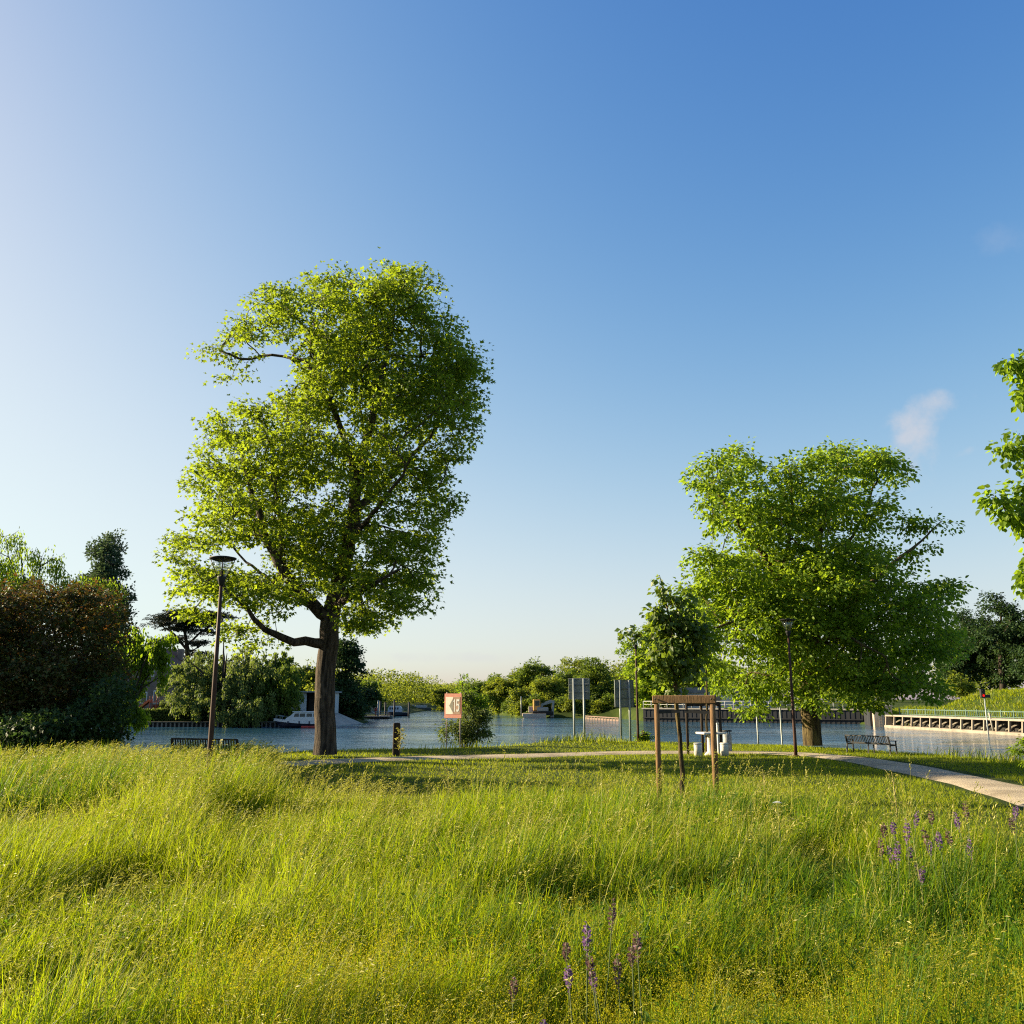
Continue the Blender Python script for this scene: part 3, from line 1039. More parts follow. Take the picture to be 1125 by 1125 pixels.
bank_tree("bank_tree", "deep green tree above the landing stage gangway", 388, 735, 796, 52, 142, m_leaf_d, 455, n_att=230, n_leaf=55, L=0.45)
bank_tree("bank_tree", "low green tree at the end of the dark trees beside the gangway", 407, 743, 790, 34, 190, m_leaf_far, 456, n_att=190, n_leaf=50, L=0.55)
bank_tree("bank_tree", "grey green tree peeping between the round willow and the tallest trunk", 318, 722, 776, 40, 150, m_leaf_will, 457, n_att=90, n_leaf=50, L=0.5)
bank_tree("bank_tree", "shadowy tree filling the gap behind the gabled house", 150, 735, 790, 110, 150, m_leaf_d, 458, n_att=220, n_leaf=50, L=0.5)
bank_tree("garden_bush", "small light bush in front of the gabled house at the foot of the willow", 192, 758, 786, 34, 109, m_leaf_will, 459, n_att=60, n_leaf=50, L=0.3, rx=0.5, limbs_n=4, cat="bush")
bank_tree("bank_tree", "bushy tree far left behind the copper coloured shrub", 40, 690, 790, 120, 118, m_leaf_far, 460, n_att=240, n_leaf=50, L=0.5)

# cedar with flat plates of foliage
rc = np.random.default_rng(470)
YC = 138.0
fc = np.array([W(205, 780, YC)[0], YC, 0.2])
plates = [(205, 675, 44, 4), (182, 679, 26, 3), (232, 676, 30, 3.5), (205, 684, 42, 4), (172, 684, 16, 2.5), (205, 677, 34, 3.5), (188, 682, 22, 3), (228, 680, 26, 3.5), (200, 690, 28, 3.5), (222, 693, 24, 3), (190, 700, 22, 2.5), (210, 706, 24, 3), (185, 715, 16, 2.5), (215, 718, 20, 3),
          (198, 730, 20, 3)]
cb = []
for p in plates:
    for dy in (-2.2, 0.4, 2.6):
        c = W(p[0] + rc.uniform(-4, 4), p[1] + rc.uniform(-1.5, 1.5), YC + dy)
        cb.append((c[0], c[1], c[2], p[2] * YC / FPX * .8, p[2] * YC / FPX * .6, p[3] * YC / FPX))
cl = [(np.array([fc, W(205, 745, YC), W(206, 715, YC)]), 0.5, 0.35), (np.array([W(206, 715, YC), W(203, 695, YC), W(200, 680, YC)]), 0.3, 0.1)]
for x, y in ((178, 688), (240, 684), (170, 712), (228, 704), (188, 724)):
    cl.append((np.array([W(205, y + 26 if y < 700 else y + 14, YC), W((x + 205) / 2, y + 8, YC + rc.uniform(-1, 1)), W(x, y, YC + rc.uniform(-2, 2))]), 0.18, 0.06))
make_tree("cedar_tree", "dark flat topped cedar with layered branches beside the gabled house", "tree", fc, cl, cb, rc, 420, 60, 0.36, m_leaf_ced, bark=m_bark_d, rx=0.9, rz=0.1, shape='kite',
          wr=0.5, step=0.9, tip_r=0.02, rmin=0.02, droop=0.0, tilt=0.4)

# near left: copper shrub, a willow behind it, green shrubs
ry = np.random.default_rng(480)
YS = 21.5


m_leaf_c = leafmat('leaf_shrub_green', [(0, (0.025, 0.05, 0.006)), (0.6, (0.045, 0.085, 0.01)), (1, (0.085, 0.13, 0.015))], (0.20, 0.30, 0.015), 0.38)


def shrub(name, label, cat, foot_px, Y, blobs_px, mat, seed, n_att, n_leaf, L, spread=1.0, bark=m_bark_d, stems=7, **kw):
    r = np.random.default_rng(seed)
    bl_ = px_blobs(blobs_px, Y, r, spread)
    x = W(foot_px, 800, Y)[0]
    foot = np.array([x, Y, hgt(x, Y) - 0.05])
    B = np.array(bl_)
    limbs = [(np.array([foot, foot + [0, 0, .35], foot + [0, 0, .6]]), 0.09, 0.08)]
    pick = r.choice(len(B), min(stems, len(B)), replace=False)
    for k in pick:
        e = B[k, :3]
        s_ = foot + [0, 0, .5]
        limbs.append((np.array([s_, s_ * .5 + e * .5 + [r.uniform(-.2, .2), r.uniform(-.2, .2), .25 * abs(e[2] - s_[2])], e]), 0.05, 0.015))
    return make_tree(name, label, cat, foot, limbs, bl_, r, n_att, n_leaf, L, mat, bark=bark, **kw)


shrub("copper_shrub", "large dark copper leaved shrub at the left edge", "shrub", 55, YS,
      [(20, 690, 45, 42), (75, 685, 42, 38), (115, 690, 26, 36), (-30, 690, 50, 45), (-90, 700, 55, 50), (60, 735, 55, 36), (110, 735, 28, 34), (0, 745, 50, 36), (30, 655, 34, 16), (90, 655, 30, 16),
       (-40, 655, 40, 20), (130, 715, 12, 24, 0), (-60, 760, 60, 40), (30, 780, 50, 28), (85, 775, 40, 26), (118, 660, 16, 14, 0), (-120, 760, 50, 50), (20, 808, 46, 12), (70, 808, 40, 12), (-40, 800, 50, 20)],
      m_leaf_cop, 481, 2400, 30, 0.095, spread=1.3, rx=0.26, rz=0.16, step=0.3, tip_r=0.004, stems=12)
shrub("hanging_shrub", "dark green shrub spreading low at the foot of the copper leaved shrub", "shrub", 110, 20.0,
      [(118, 760, 26, 22), (95, 785, 34, 18), (130, 785, 14, 14, 0), (60, 795, 36, 12), (140, 760, 8, 14, 0), (20, 800, 40, 10), (115, 808, 24, 9), (60, 812, 40, 8), (20, 815, 40, 8), (90, 815, 30, 7)],
      m_leaf_d, 482, 520, 24, 0.105, spread=0.9, rx=0.24, rz=0.2, step=0.25, tip_r=0.004, wr=0.5, tilt=.9)
shrub("weeping_tree", "feathery pale green weeping tree rising behind the copper leaved shrub", "tree", 30, 36.0,
      [(20, 600, 18, 16), (45, 612, 16, 14), (0, 620, 26, 18), (65, 612, 12, 12, 0), (-30, 610, 30, 24), (30, 640, 34, 16), (70, 632, 14, 16, 0), (5, 590, 12, 10), (95, 640, 22, 12), (118, 640, 18, 12),
       (130, 655, 12, 12, 0), (-60, 640, 40, 30), (22, 583, 7, 8, 0), (92, 660, 40, 25), (-20, 680, 60, 40)],
      m_leaf_b, 483, 1150, 34, 0.13, spread=1.6, rx=0.38, rz=0.2, step=0.4, tip_r=0.006, hang=0.55, shape='kite', wr=0.42, stems=12)
shrub("trailing_tree", "slim leafy tree with trailing lime sprays between the copper leaved shrub and the house", "tree", 128, 27.5,
      [(150, 695, 8, 10, 0), (162, 708, 12, 10, .3), (172, 705, 10, 9, -.2), (160, 730, 9, 12, .2), (178, 722, 8, 14, 0), (150, 720, 12, 12, 0), (185, 700, 8, 6, 0), (150, 752, 12, 12, .3), (142, 775, 14, 14, 0),
       (155, 785, 9, 10, 0), (130, 720, 20, 26, .5), (178, 742, 6, 10, 0)],
      m_leaf_y, 484, 330, 22, 0.13, spread=0.6, rx=0.24, rz=0.12, step=0.3, tip_r=0.005, hang=0.3, shape='kite', wr=0.5, stems=10)
shrub("riverside_shrub", "feathery shrub at the foot of the red framed sign", "shrub", 513, 35.6,
      [(500, 800, 18, 12), (520, 795, 18, 16), (530, 785, 14, 10, 0), (512, 780, 14, 12, .2), (505, 808, 22, 8), (525, 806, 14, 8), (512, 762, 9, 10, 0.2)],
      m_leaf_will, 485, 260, 20, 0.12, spread=0.5, rx=0.2, rz=0.12, step=0.25, tip_r=0.004, shape='kite', wr=0.42, tilt=0.9)
shrub("riverside_sapling", "lone lime green sapling rising above the red framed sign", "tree", 509, 36.2,
      [(509, 752, 7, 12, 0), (514, 765, 13, 9, 0), (522, 775, 15, 9, 0), (505, 770, 12, 9, 0), (507, 742, 3.5, 6, 0), (530, 770, 8, 7, 0)],
      m_leaf_y, 486, 120, 16, 0.13, spread=0.4, rx=0.2, rz=0.12, step=0.25, tip_r=0.004, shape='kite', wr=0.45, stems=4)
shrub("riverside_shrub", "dark sprig of evergreen at the right edge beyond the path", "shrub", 1140, 19.0,
      [(1118, 824, 8, 4, 0), (1128, 814, 7, 5, 0), (1130, 838, 8, 5, 0), (1144, 826, 16, 16, .2)],
      m_leaf_b, 487, 120, 18, 0.08, spread=0.3, rx=0.11, rz=0.05, step=0.2, tip_r=0.004, shape='kite', wr=0.4)
shrub("waterside_bush", "small bright bush at the water's edge by the third lamp foot", "bush", 706, 38.3,
      [(704, 811, 6, 5, 0), (710, 811, 6, 5, 0), (707, 808, 5, 4, .1)],
      m_leaf_b, 488, 60, 22, 0.10, spread=0.2, rx=0.13, rz=0.08, step=0.2, tip_r=0.004, shape='kite', wr=0.5)

# a tree just outside the left edge: its shade lies on the tall trunk
bank_tree("lime_tree", "lime tree standing by the water beyond the left edge", -170, 530, 800, 260, 28.5, m_leaf_b, 4890, n_att=420, n_leaf=40, L=0.2, rx=0.6, rz=0.35, n=18)

bank_tree("shade_bush", "unseen bush added outside the left edge to shade the copper leaved shrub", -330, 668, 812, 190, 22.5, m_leaf_d, 4895, n_att=300, n_leaf=40, L=0.16, rx=0.4, rz=0.3, n=16, cat="bush", limbs_n=4)  # unseen bush, added to keep the sun off the shrubs' lower leaves

# young trees inside their timber guards
ryt = np.random.default_rng(490)
YT = 16.2
ft = np.array([W(750, 870, YT)[0], YT, hgt(W(750, 870, YT)[0], YT) - 0.02])
tb = px_blobs([(735, 690, 22, 18), (755, 685, 20, 18), (722, 675, 14, 12, 0), (748, 660, 15, 12), (725, 650, 9, 9, 0), (722, 636, 5, 5, 0), (765, 705, 17, 15), (735, 715, 26, 15), (752, 735, 18, 14), (728, 740, 13, 13, 0),
               (742, 755, 12, 7, 0), (695, 692, 8, 5, 0), (707, 700, 10, 9, 0), (712, 725, 9, 11, 0), (685, 698, 4, 3, 0), (772, 690, 8, 10, 0)], YT, ryt, 0.35)
tl = [(np.array([ft, W(748, 820, YT), W(744, 780, YT), W(742, 757, YT)]), 0.045, 0.036),
      (np.array([W(742, 758, YT), W(740, 715, YT), W(734, 670, YT), W(724, 632, YT)]), 0.034, 0.008),
      (np.array([W(741, 735, YT), W(756, 705, YT), W(768, 690, YT)]), 0.018, 0.006),
      (np.array([W(741, 730, YT), W(718, 705, YT), W(690, 694, YT)]), 0.016, 0.004)]
m_leaf_young = leafmat("leaf_young_tree", [(0, (0.04, 0.075, 0.010)), (0.6, (0.075, 0.12, 0.016)), (1, (0.14, 0.17, 0.05))], (0.26, 0.36, 0.02), 0.4, rough=0.45, spec=0.35)
make_tree("young_tree", "young tree with large dark leaves and thin stem, inside the front timber guard", "tree", ft, tl, tb, ryt, 340, 9, 0.115, m_leaf_young, bark=m_bark2, rx=0.13, rz=0.09,
          shape='kite', wr=0.85, step=0.16, tip_r=0.003, tilt=0.9, droop=0.6, free=0.95, jit=0.008)
YU = 28.6
fu = np.array([W(776, 827, YU)[0], YU, hgt(W(776, 827, YU)[0], YU) - 0.02])
ub = px_blobs([(772, 690, 12, 12, 0), (780, 705, 13, 12, 0), (770, 715, 11, 12, 0), (776, 675, 9, 9, 0), (783, 730, 9, 10, 0), (768, 740, 8, 8, 0)], YU, ryt, 0.3)
ul = [(np.array([fu, W(776, 800, YU), W(777, 765, YU), W(776, 740, YU)]), 0.04, 0.03), (np.array([W(776, 740, YU), W(777, 710, YU), W(776, 675, YU)]), 0.028, 0.008)]
make_tree("young_tree", "slim young tree inside the back timber guard beside the picnic table", "tree", fu, ul, ub, ryt, 110, 14, 0.14, m_leaf_b, bark=m_bark2, rx=0.2, rz=0.12, shape='kite', wr=0.7,
          step=0.2, tip_r=0.003, free=0.95, jit=0.008)

# the far woods round the bend read as one mass
rw = np.random.default_rng(495)
wp = []
for k in range(190):
    Y = rw.uniform(325, 430)
    px = rw.uniform(395, 560)
    h_ = rw.uniform(5.0, 7.0) + 0.014 * (Y - 325)
    x = W(px, 775, Y)[0]
    z0 = hgt(x, Y)
    wp.append((x, Y, z0 + h_ * .55, 4.2, 4.2, h_ * .48))
for k in range(60):
    Y = rw.uniform(200, 330)
    x = rw.uniform(-95, -28)
    wp.append((x, Y, hgt(x, Y) + 4.6, 4.5, 4.5, 4.8))
for k in range(90):
    Y = rw.uniform(170, 330)
    x = rw.uniform(0, 90) + (330 - Y) * 0.1 + 6
    wp.append((x, Y, hgt(x, Y) + 5.2, 5, 5, 5.4))
pw = in_blobs(wp, 16000, rw, 0.25)
lw = sprays(pw, np.tile([0, 0, 1.0], (len(pw), 1)), rw, 12, 1.1, 0.8, 0.6, 'kite', 0.8, 0.2, 0.8)
build("far_woodland", [lw], m_leaf_far2, kind='stuff')
# ================================================================== STREET FURNITURE
m_pole = surf("lamp_brown_paint", (0.035, 0.014, 0.008), (0.06, 0.025, 0.014), 6, 0.6, spec=0.25)
m_black = surf("black_iron", (0.008, 0.008, 0.009), (0.018, 0.017, 0.017), 10, 0.6, spec=0.3)
m_steel = surf("galvanised_steel", (0.20, 0.225, 0.225), (0.29, 0.31, 0.31), 4, 0.5, metal=0.25)
m_steel_d = surf("weathered_steel", (0.13, 0.15, 0.15), (0.20, 0.22, 0.22), 4, 0.6, metal=0.2)
m_wood = surf("guard_timber", (0.10, 0.055, 0.025), (0.24, 0.14, 0.065), 7, 0.85, 0.5, 14, mapscale=(3, 3, 0.5), spec=0.2)
m_wood_d = surf("dark_timber", (0.018, 0.014, 0.010), (0.055, 0.04, 0.028), 7, 0.9, 0.6, 14, mapscale=(3, 3, 0.5), spec=0.15)
m_conc = surf("white_concrete", (0.48, 0.45, 0.40), (0.62, 0.59, 0.53), 5, 0.85, 0.3, 40, spec=0.2)
m_conc_g = surf("grey_concrete", (0.24, 0.215, 0.18), (0.40, 0.36, 0.30), 1.2, 0.9, 0.3, 20, spec=0.2)
m_white = surf("white_paint", (0.62, 0.62, 0.60), (0.75, 0.75, 0.73), 3, 0.4, spec=0.5)

m_glass, nt, out = nodes("clear_glass")
g_ = nt.nodes.new("ShaderNodeBsdfGlossy")
g_.inputs['Roughness'].default_value = 0.05
t_ = nt.nodes.new("ShaderNodeBsdfTransparent")
x_ = nt.nodes.new("ShaderNodeMixShader")
x_.inputs[0].default_value = 0.12
nt.links.new(t_.outputs[0], x_.inputs[1])
nt.links.new(g_.outputs[0], x_.inputs[2])
nt.links.new(x_.outputs[0], out.inputs['Surface'])
m_window = surf("window_glass", (0.03, 0.04, 0.05), (0.06, 0.075, 0.09), 0.5, 0.08, spec=0.8)


def base_at(px, py, Y):
    """foot on the ground right under the point seen at px, py"""
    p = W(px, py, Y)
    return np.array([p[0], p[1], hgt(p[0], p[1])]), p[2]


def street_lamp(px, py, Y, label):
    foot, ztop = base_at(px, py, Y)
    H = ztop - foot[2]
    t = thing("street_lamp", label, "street lamp", foot, 0.3, "brown post top lamps along the path")
    build("pole", [tube([(0, 0, -.1), (0, 0, .5), (0, 0, H * .5), (0, 0, H - .5)], [.052, .050, .041, .030], 12)], m_pole, t)
    build("foot_plate", [lathe([(.0, .0), (.13, .0), (.13, .025), (.07, .05), (.0, .05)], 14)], m_pole, t)
    build("socket", [lathe([(.03, H - .52), (.045, H - .50), (.085, H - .36), (.085, H - .345), (.0, H - .345)], 14)], m_black, t)
    build("lamp_shade", [lathe([(.07, H - .345), (.19, H - .035), (.185, H - .035), (.066, H - .345)], 20)], m_glass, t)
    for k in range(4):
        a = k * PI / 2
        c, s = math.cos(a), math.sin(a)
        build("arm", [tube([(.08 * c, .08 * s, H - .35), (.215 * c, .215 * s, H - .03)], .009, 6)], m_black, t)
    build("lamp_cap", [lathe([(.0, H - .055), (.13, H - .05), (.20, H - .03), (.245, H - .012), (.25, H), (.245, H + .012), (.16, H + .03), (.0, H + .038)], 28)], m_black, t)
    return t


street_lamp(245, 613.5, 16.6, "nearest brown street lamp, its foot hidden in the tall grass at the left")
street_lamp(865, 681, 27.8, "brown street lamp on the path edge in front of the broad tree")
street_lamp(698, 699, 37.0, "farthest brown street lamp, behind the young staked tree at the water's edge")


def signboard(px0, px1, yt, yb, Y, turn, label):
    cx = (px0 + px1) / 2
    foot, ztop = base_at(cx, yt, Y)
    zb = W(cx, yb, Y)[2] - foot[2]
    zt = ztop - foot[2]
    w = (px1 - px0) / FPX * Y / math.cos(turn)
    t = thing("signboard", label, "signboard", foot, turn, "grey river signboards seen from behind")
    b_ = [box((0, 0.03, (zt + zb) / 2), (w, .03, zt - zb), .006)]
    build("panel", b_, m_steel, t)
    rim = [box((0, .014, zt - .016), (w, .05, .03), .004), box((0, .014, zb + .016), (w, .05, .03), .004),
           box((-w / 2 + .016, .012, (zt + zb) / 2), (.03, .05, zt - zb - .07), .004), box((w / 2 - .016, .012, (zt + zb) / 2), (.03, .05, zt - zb - .07), .004)]
    build("rim", rim, m_steel_d, t)
    for q in (.33, .68):
        build("rail", [box((0, -.0, zb + (zt - zb) * q), (w * .92, .035, .045), .004)], m_steel_d, t)
    for s in (-1, 1):
        build("post", [tube([(s * w * .24, -.06, -.3), (s * w * .24, -.06, zt - .015)], .045, 12)], m_steel, t)
    return t


signboard(625, 647, 745, 768.5, 37.5, rad(-18), "left one of two grey signboards seen from behind, a near square panel on two posts")
signboard(675, 696, 747, 777, 37.6, rad(8), "right one of two grey signboards, the taller panel on darker stained posts")

# red framed distance sign
Yr = 33.4
foot, zt = base_at(498, 762, Yr)
zt -= foot[2]
zb = W(498, 789, Yr)[2] - foot[2]
w = 19 / FPX * Yr / math.cos(rad(30))
t = thing("distance_sign", "faded red framed white river sign reading 15 on two thin posts", "sign", foot, rad(-30))
m_red = surf("faded_red_paint", (0.46, 0.16, 0.11), (0.58, 0.25, 0.18), 9, 0.6)
m_pale = surf("faded_white_paint", (0.66, 0.58, 0.50), (0.78, 0.71, 0.62), 7, 0.6)
m_grey_f = surf("faded_black_paint", (0.16, 0.15, 0.12), (0.27, 0.25, 0.2), 12, 0.7)
m_tan = surf("faded_number_field", (0.30, 0.19, 0.13), (0.40, 0.26, 0.18), 8, 0.7)
h_ = zt - zb
build("panel", [box((0, 0, (zt + zb) / 2), (w, .03, h_), .004)], m_red, t)
fr = -.0185
zc = (zt + zb) / 2 + .012
iw, ih = w * .83, h_ * .70
build("white_field", [box((-iw * .25, fr, zc), (iw * .5, .007, ih))], m_pale, t)
build("number_field", [box((iw * .25 + .002, fr, zc), (iw * .5, .007, ih))], m_tan, t)
build("arrow", [prism([(-iw * .26, zc), (iw * .02, zc + ih * .42), (iw * .02, zc - ih * .42)], fr - .008, fr - .0042)], m_grey_f, t)
dg = []
y0, y1_ = fr - .0085, fr - .0042
x0 = iw * .12
dg.append(prism([(x0 - .018, zc - ih * .36), (x0 + .018, zc - ih * .36), (x0 + .018, zc + ih * .36), (x0 - .018, zc + ih * .36), (x0 - .055, zc + ih * .20), (x0 - .018, zc + ih * .22)], y0, y1_))
build("number_one", dg, m_white, t)
x0 = iw * .36
five = [(-.065, .36), (.062, .36), (.062, .25), (-.028, .25), (-.028, .10), (.02, .115), (.055, .07), (.07, -.06), (.062, -.22), (.03, -.33), (-.01, -.365), (-.065, -.34), (-.065, -.22),
        (-.015, -.245), (.018, -.20), (.03, -.07), (.012, .0), (-.02, .01), (-.04, -.02), (-.068, -.02)]
build("number_five", [prism([(x0 + a, zc + ih * b_) for a, b_ in five][::-1], y0, y1_)], m_white, t)
for s in (-1, 1):
    build("post", [tube([(s * w * .40, .035, -.3), (s * w * .40, .035, zt + .05)], .022, 10)], surf("pinkish_post", (.34, .25, .21), (.46, .36, .31), 8, .6), t)

# dark timber post with a dry weed against it
foot, zt = base_at(436, 795, 28.7)
zt -= foot[2]
t = thing("timber_post", "short thick dark weathered post standing alone by the path", "post", foot, 0.2)
bm_ = box((0, 0, zt / 2 - .1), (.215, .2, zt + .2), .012)
build("shaft", [bm_], m_wood_d, t)
build("cap_bevel", [box((0, 0, zt + .012), (.19, .175, .022), .008)], m_wood_d, t)
for q in (.72, .32):
    build("notch_band", [box((0.006, 0, zt * q), (.228, .212, .033), .004)], m_wood_d, t)


def dock_weed(px, py, Y, hgt_px, label, seed, mat, n=70, name="dock_weed", lw=0.075, spread=0.11):
    r = np.random.default_rng(seed)
    p = W(px, py, Y)
    foot = np.array([p[0], p[1], hgt(p[0], p[1])])
    H = hgt_px / FPX * Y + max(0, p[2] - foot[2]) * 0
    H = p[2] - foot[2]
    t = thing(name, label, "weed", foot)
    st = [tube([(0, 0, 0), (.02, 0, H * .5), (.0, .01, H)], [.007, .006, .003], 6)]
    P, D = [], []
    for k in range(5):
        z = H * (.35 + .12 * k)
        a = k * 2.4
        e = np.array([math.cos(a) * spread, math.sin(a) * spread, z + .16])
        st.append(tube([(0, 0, z), e * [.6, .6, 1] - [0, 0, .05], e], [.005, .004, .002], 5))
    build("stem", st, m_straw_w, t)
    z = H * r.uniform(.25, 1.0, n)
    a = r.random(n) * 2 * PI
    q = spread * r.random(n) * 1.1
    P = np.stack([np.cos(a) * q, np.sin(a) * q, z], 1)
    D = np.stack([np.cos(a), np.sin(a), r.uniform(-.6, .8, n)], 1)
    build("leaves", [leaf_part(P, D, np.array([0, 0, 1.0]) + r.normal(0, .6, (n, 3)), lw * r.uniform(.6, 1.3, n), 'kite', .6)], mat, t)
    return t


m_straw_w = surf("dry_stem", (0.22, 0.19, 0.06), (0.34, 0.29, 0.10), 8, 0.8)
m_weed = leafmat("weed_leaf", [(0, (0.20, 0.20, 0.04)), (1, (0.34, 0.31, 0.09))], (0.34, 0.32, 0.06), 0.4)
dock_weed(440, 800, 28.3, 26, "yellow dry weed leaning on the dark timber post", 5001, m_weed, 90, lw=.09, spread=.13)
dock_weed(242, 812, 14.2, 26, "pale broad leaved weed in the grass at the nearest lamp's foot", 5002, m_weed, 46, lw=.075, spread=.11)
dock_weed(838, 845, 13.2, 20, "pale weed at the meadow's edge left of the black bench", 5003, m_weed, 50, lw=.05, spread=.09)
dock_weed(980, 848, 11.6, 20, "pale weed at the meadow's edge before the path's bend", 5004, m_weed, 60, lw=.05, spread=.09)
dock_weed(492, 842, 14.6, 16, "brownish seeding weed at the lawn's near edge below the red framed sign", 5005, m_weed, 40, lw=.05, spread=.1)


# timber tree guards
def post(t, x, y, H, d, m=m_wood):
    build("post", [tube([(x, y, -.3), (x * 1.0, y, H * .5), (x, y, H)], [d / 2, d / 2 * .98, d / 2 * .94], 12)], m, t)


foot = np.array([2.99, 15.85, 0])
foot[2] = hgt(foot[0], foot[1])
t = thing("tree_guard", "front timber tree guard, two round posts under a thick crossbeam", "tree guard", foot, rad(-22), "timber guards round young trees")
hw = .485
zB = 1.70 - foot[2]
for x in (-hw, hw):
    post(t, x, 0, zB - .08, .105 if x > 0 else .096)
    build("bolt", [tube([(x, -.075, zB + .01), (x, -.055, zB + .01)], .016, 8)], m_black, t)
build("beam", [box((0, 0, zB), (2 * hw + .13, .10, .14), .012)], m_wood, t)
build("tie_strap", [bar((-hw, -.02, zB - .22), (-.08, .0, zB - .20), .012, .05)], m_black, t)
build("tie_strap", [bar((.0, .0, zB - .20), (hw, -.02, zB - .22), .012, .05)], m_black, t)
foot = np.array([W(775, 826, 28.7)[0], 28.7, 0])
foot[2] = hgt(foot[0], foot[1])
t = thing("tree_guard", "back timber tree guard of three dark posts beside the picnic table", "tree guard", foot, 0, "timber guards round young trees")
for x, y in ((-.52, .1), (.47, -.15), (.03, .5)):
    post(t, x, y, 1.60, .09, m_wood_d)
build("beam", [bar((-.52, .1, 1.56), (.47, -.15, 1.56), .09, .10, bevel=.008)], m_wood_d, t)
build("beam", [bar((.47, -.12, 1.53), (.03, .5, 1.53), .07, .09, bevel=.008)], m_wood_d, t)
build("beam", [bar((-.50, .12, 1.53), (.03, .5, 1.53), .07, .09, bevel=.008)], m_wood_d, t)

# picnic set
Yp = 28.5
foot, _ = base_at(781, 826, Yp)
t = thing("picnic_table", "white concrete table on a thick pedestal by the path", "table", foot, rad(12))
zt = .70
build("table_top", [box((0, 0, zt - .03), (.72, .72, .06), .012)], m_conc, t)
build("pedestal", [lathe([(.0, .0), (.20, .0), (.19, .04), (.11, .12), (.10, zt - .14), (.16, zt - .06), (.0, zt - .06)], 18)], m_conc, t)
for px, Y, lb in ((767, 28.1, "white concrete drum stool left of the picnic table"), (796, 28.1, "white concrete drum stool right of the picnic table, before the litter bin")):
    f, _ = base_at(px, 826, Y)
    s_ = thing("stool", lb, "stool", f, 0, "concrete stools of the picnic table")
    build("drum", [lathe([(.0, .0), (.125, .0), (.125, .33), (.118, .345), (.0, .345)], 22)], m_conc, s_)
    build("seat", [lathe([(.0, .347), (.122, .347), (.13, .357), (.13, .385), (.118, .395), (.0, .395)], 22)], m_conc, s_)
f, z_ = base_at(788.7, 794, 29.4)
t = thing("concrete_pillar", "slim white concrete pillar behind the picnic table", "pillar", f, .1)
build("shaft", [box((0, 0, (z_ - f[2]) / 2 - .1), (.11, .11, z_ - f[2] + .1), .012)], m_conc, t)
build("cap", [box((0, 0, z_ - f[2] - .028), (.13, .13, .04), .008)], m_conc, t)
f, z_ = base_at(798.5, 802, 30.0)
H = z_ - f[2]
t = thing("litter_bin", "grey cylindrical litter bin with a dark lid right of the picnic table", "litter bin", f, .4)
build("body", [lathe([(.0, .05), (.135, .05), (.14, .07), (.14, H * .82), (.132, H * .84), (.0, H * .84)], 24)], surf("bin_grey", (.10, .11, .12), (.34, .34, .33), 9, .6), t)
build("lid", [lathe([(.0, H * .93), (.155, H * .93), (.16, H * .95), (.15, H * .99), (.0, H)], 24)], m_black, t)
for k in range(3):
    a = k * 2 * PI / 3
    build("lid_post", [tube([(.11 * math.cos(a), .11 * math.sin(a), H * .83), (.11 * math.cos(a), .11 * math.sin(a), H * .94)], .012, 6)], m_black, t)
build("base", [lathe([(.0, -.05), (.12, -.05), (.12, .05), (.0, .05)], 20)], m_black, t)

# thin poles and boulders at the water's edge
for px, lb in ((831, "left thin grey pole at the water's edge behind the boulders"), (857, "right thin grey pole at the water's edge behind the boulders")):
    f, z_ = base_at(px, 778, 36.6)
    t = thing("mooring_pole", lb, "pole", f, 0, "thin grey poles at the water's edge")
    build("shaft", [tube([(0, 0, -.6), (0, 0, z_ - f[2])], .032, 10)], m_steel, t)
    build("cap", [lathe([(.0, z_ - f[2]), (.036, z_ - f[2] + .002), (.03, z_ - f[2] + .025), (.0, z_ - f[2] + .03)], 10)], m_steel_d, t)
m_rock = surf("dark_boulder", (0.05, 0.04, 0.035), (0.14, 0.11, 0.09), 5, 0.95, 0.8, 12, spec=0.15)
rr_ = np.random.default_rng(77)
for k, (px, sx) in enumerate(((838, .18), (842, .15), (846, .2), (851, .17), (855, .12), (861, .10))):
    f, _ = base_at(px, 815, 36.3)
    bm = bmesh.new()
    bmesh.ops.create_icosphere(bm, subdivisions=2, radius=1)
    d = rr_.normal(0, .5, (6, 3))
    for v in bm.verts:
        q = sum(math.sin(3 * v.co.dot(Vector(dd))) for dd in d) * .08
        v.co = Vector((v.co.x * sx * (1 + q), v.co.y * sx * .8 * (1 + q), v.co.z * sx * .55 * (1 + q)))
    V = np.array([v.co[:] for v in bm.verts]) + [0, 0, sx * .28]
    F = [[v.index for v in fc.verts] for fc in bm.faces]
    bm.free()
    o = build("boulder", [(V, F, 0, False)], m_rock)
    o.location = f
    tag(o, "dark boulder in the little row at the water's edge between the thin grey poles", "boulder", "boulders at the water's edge")


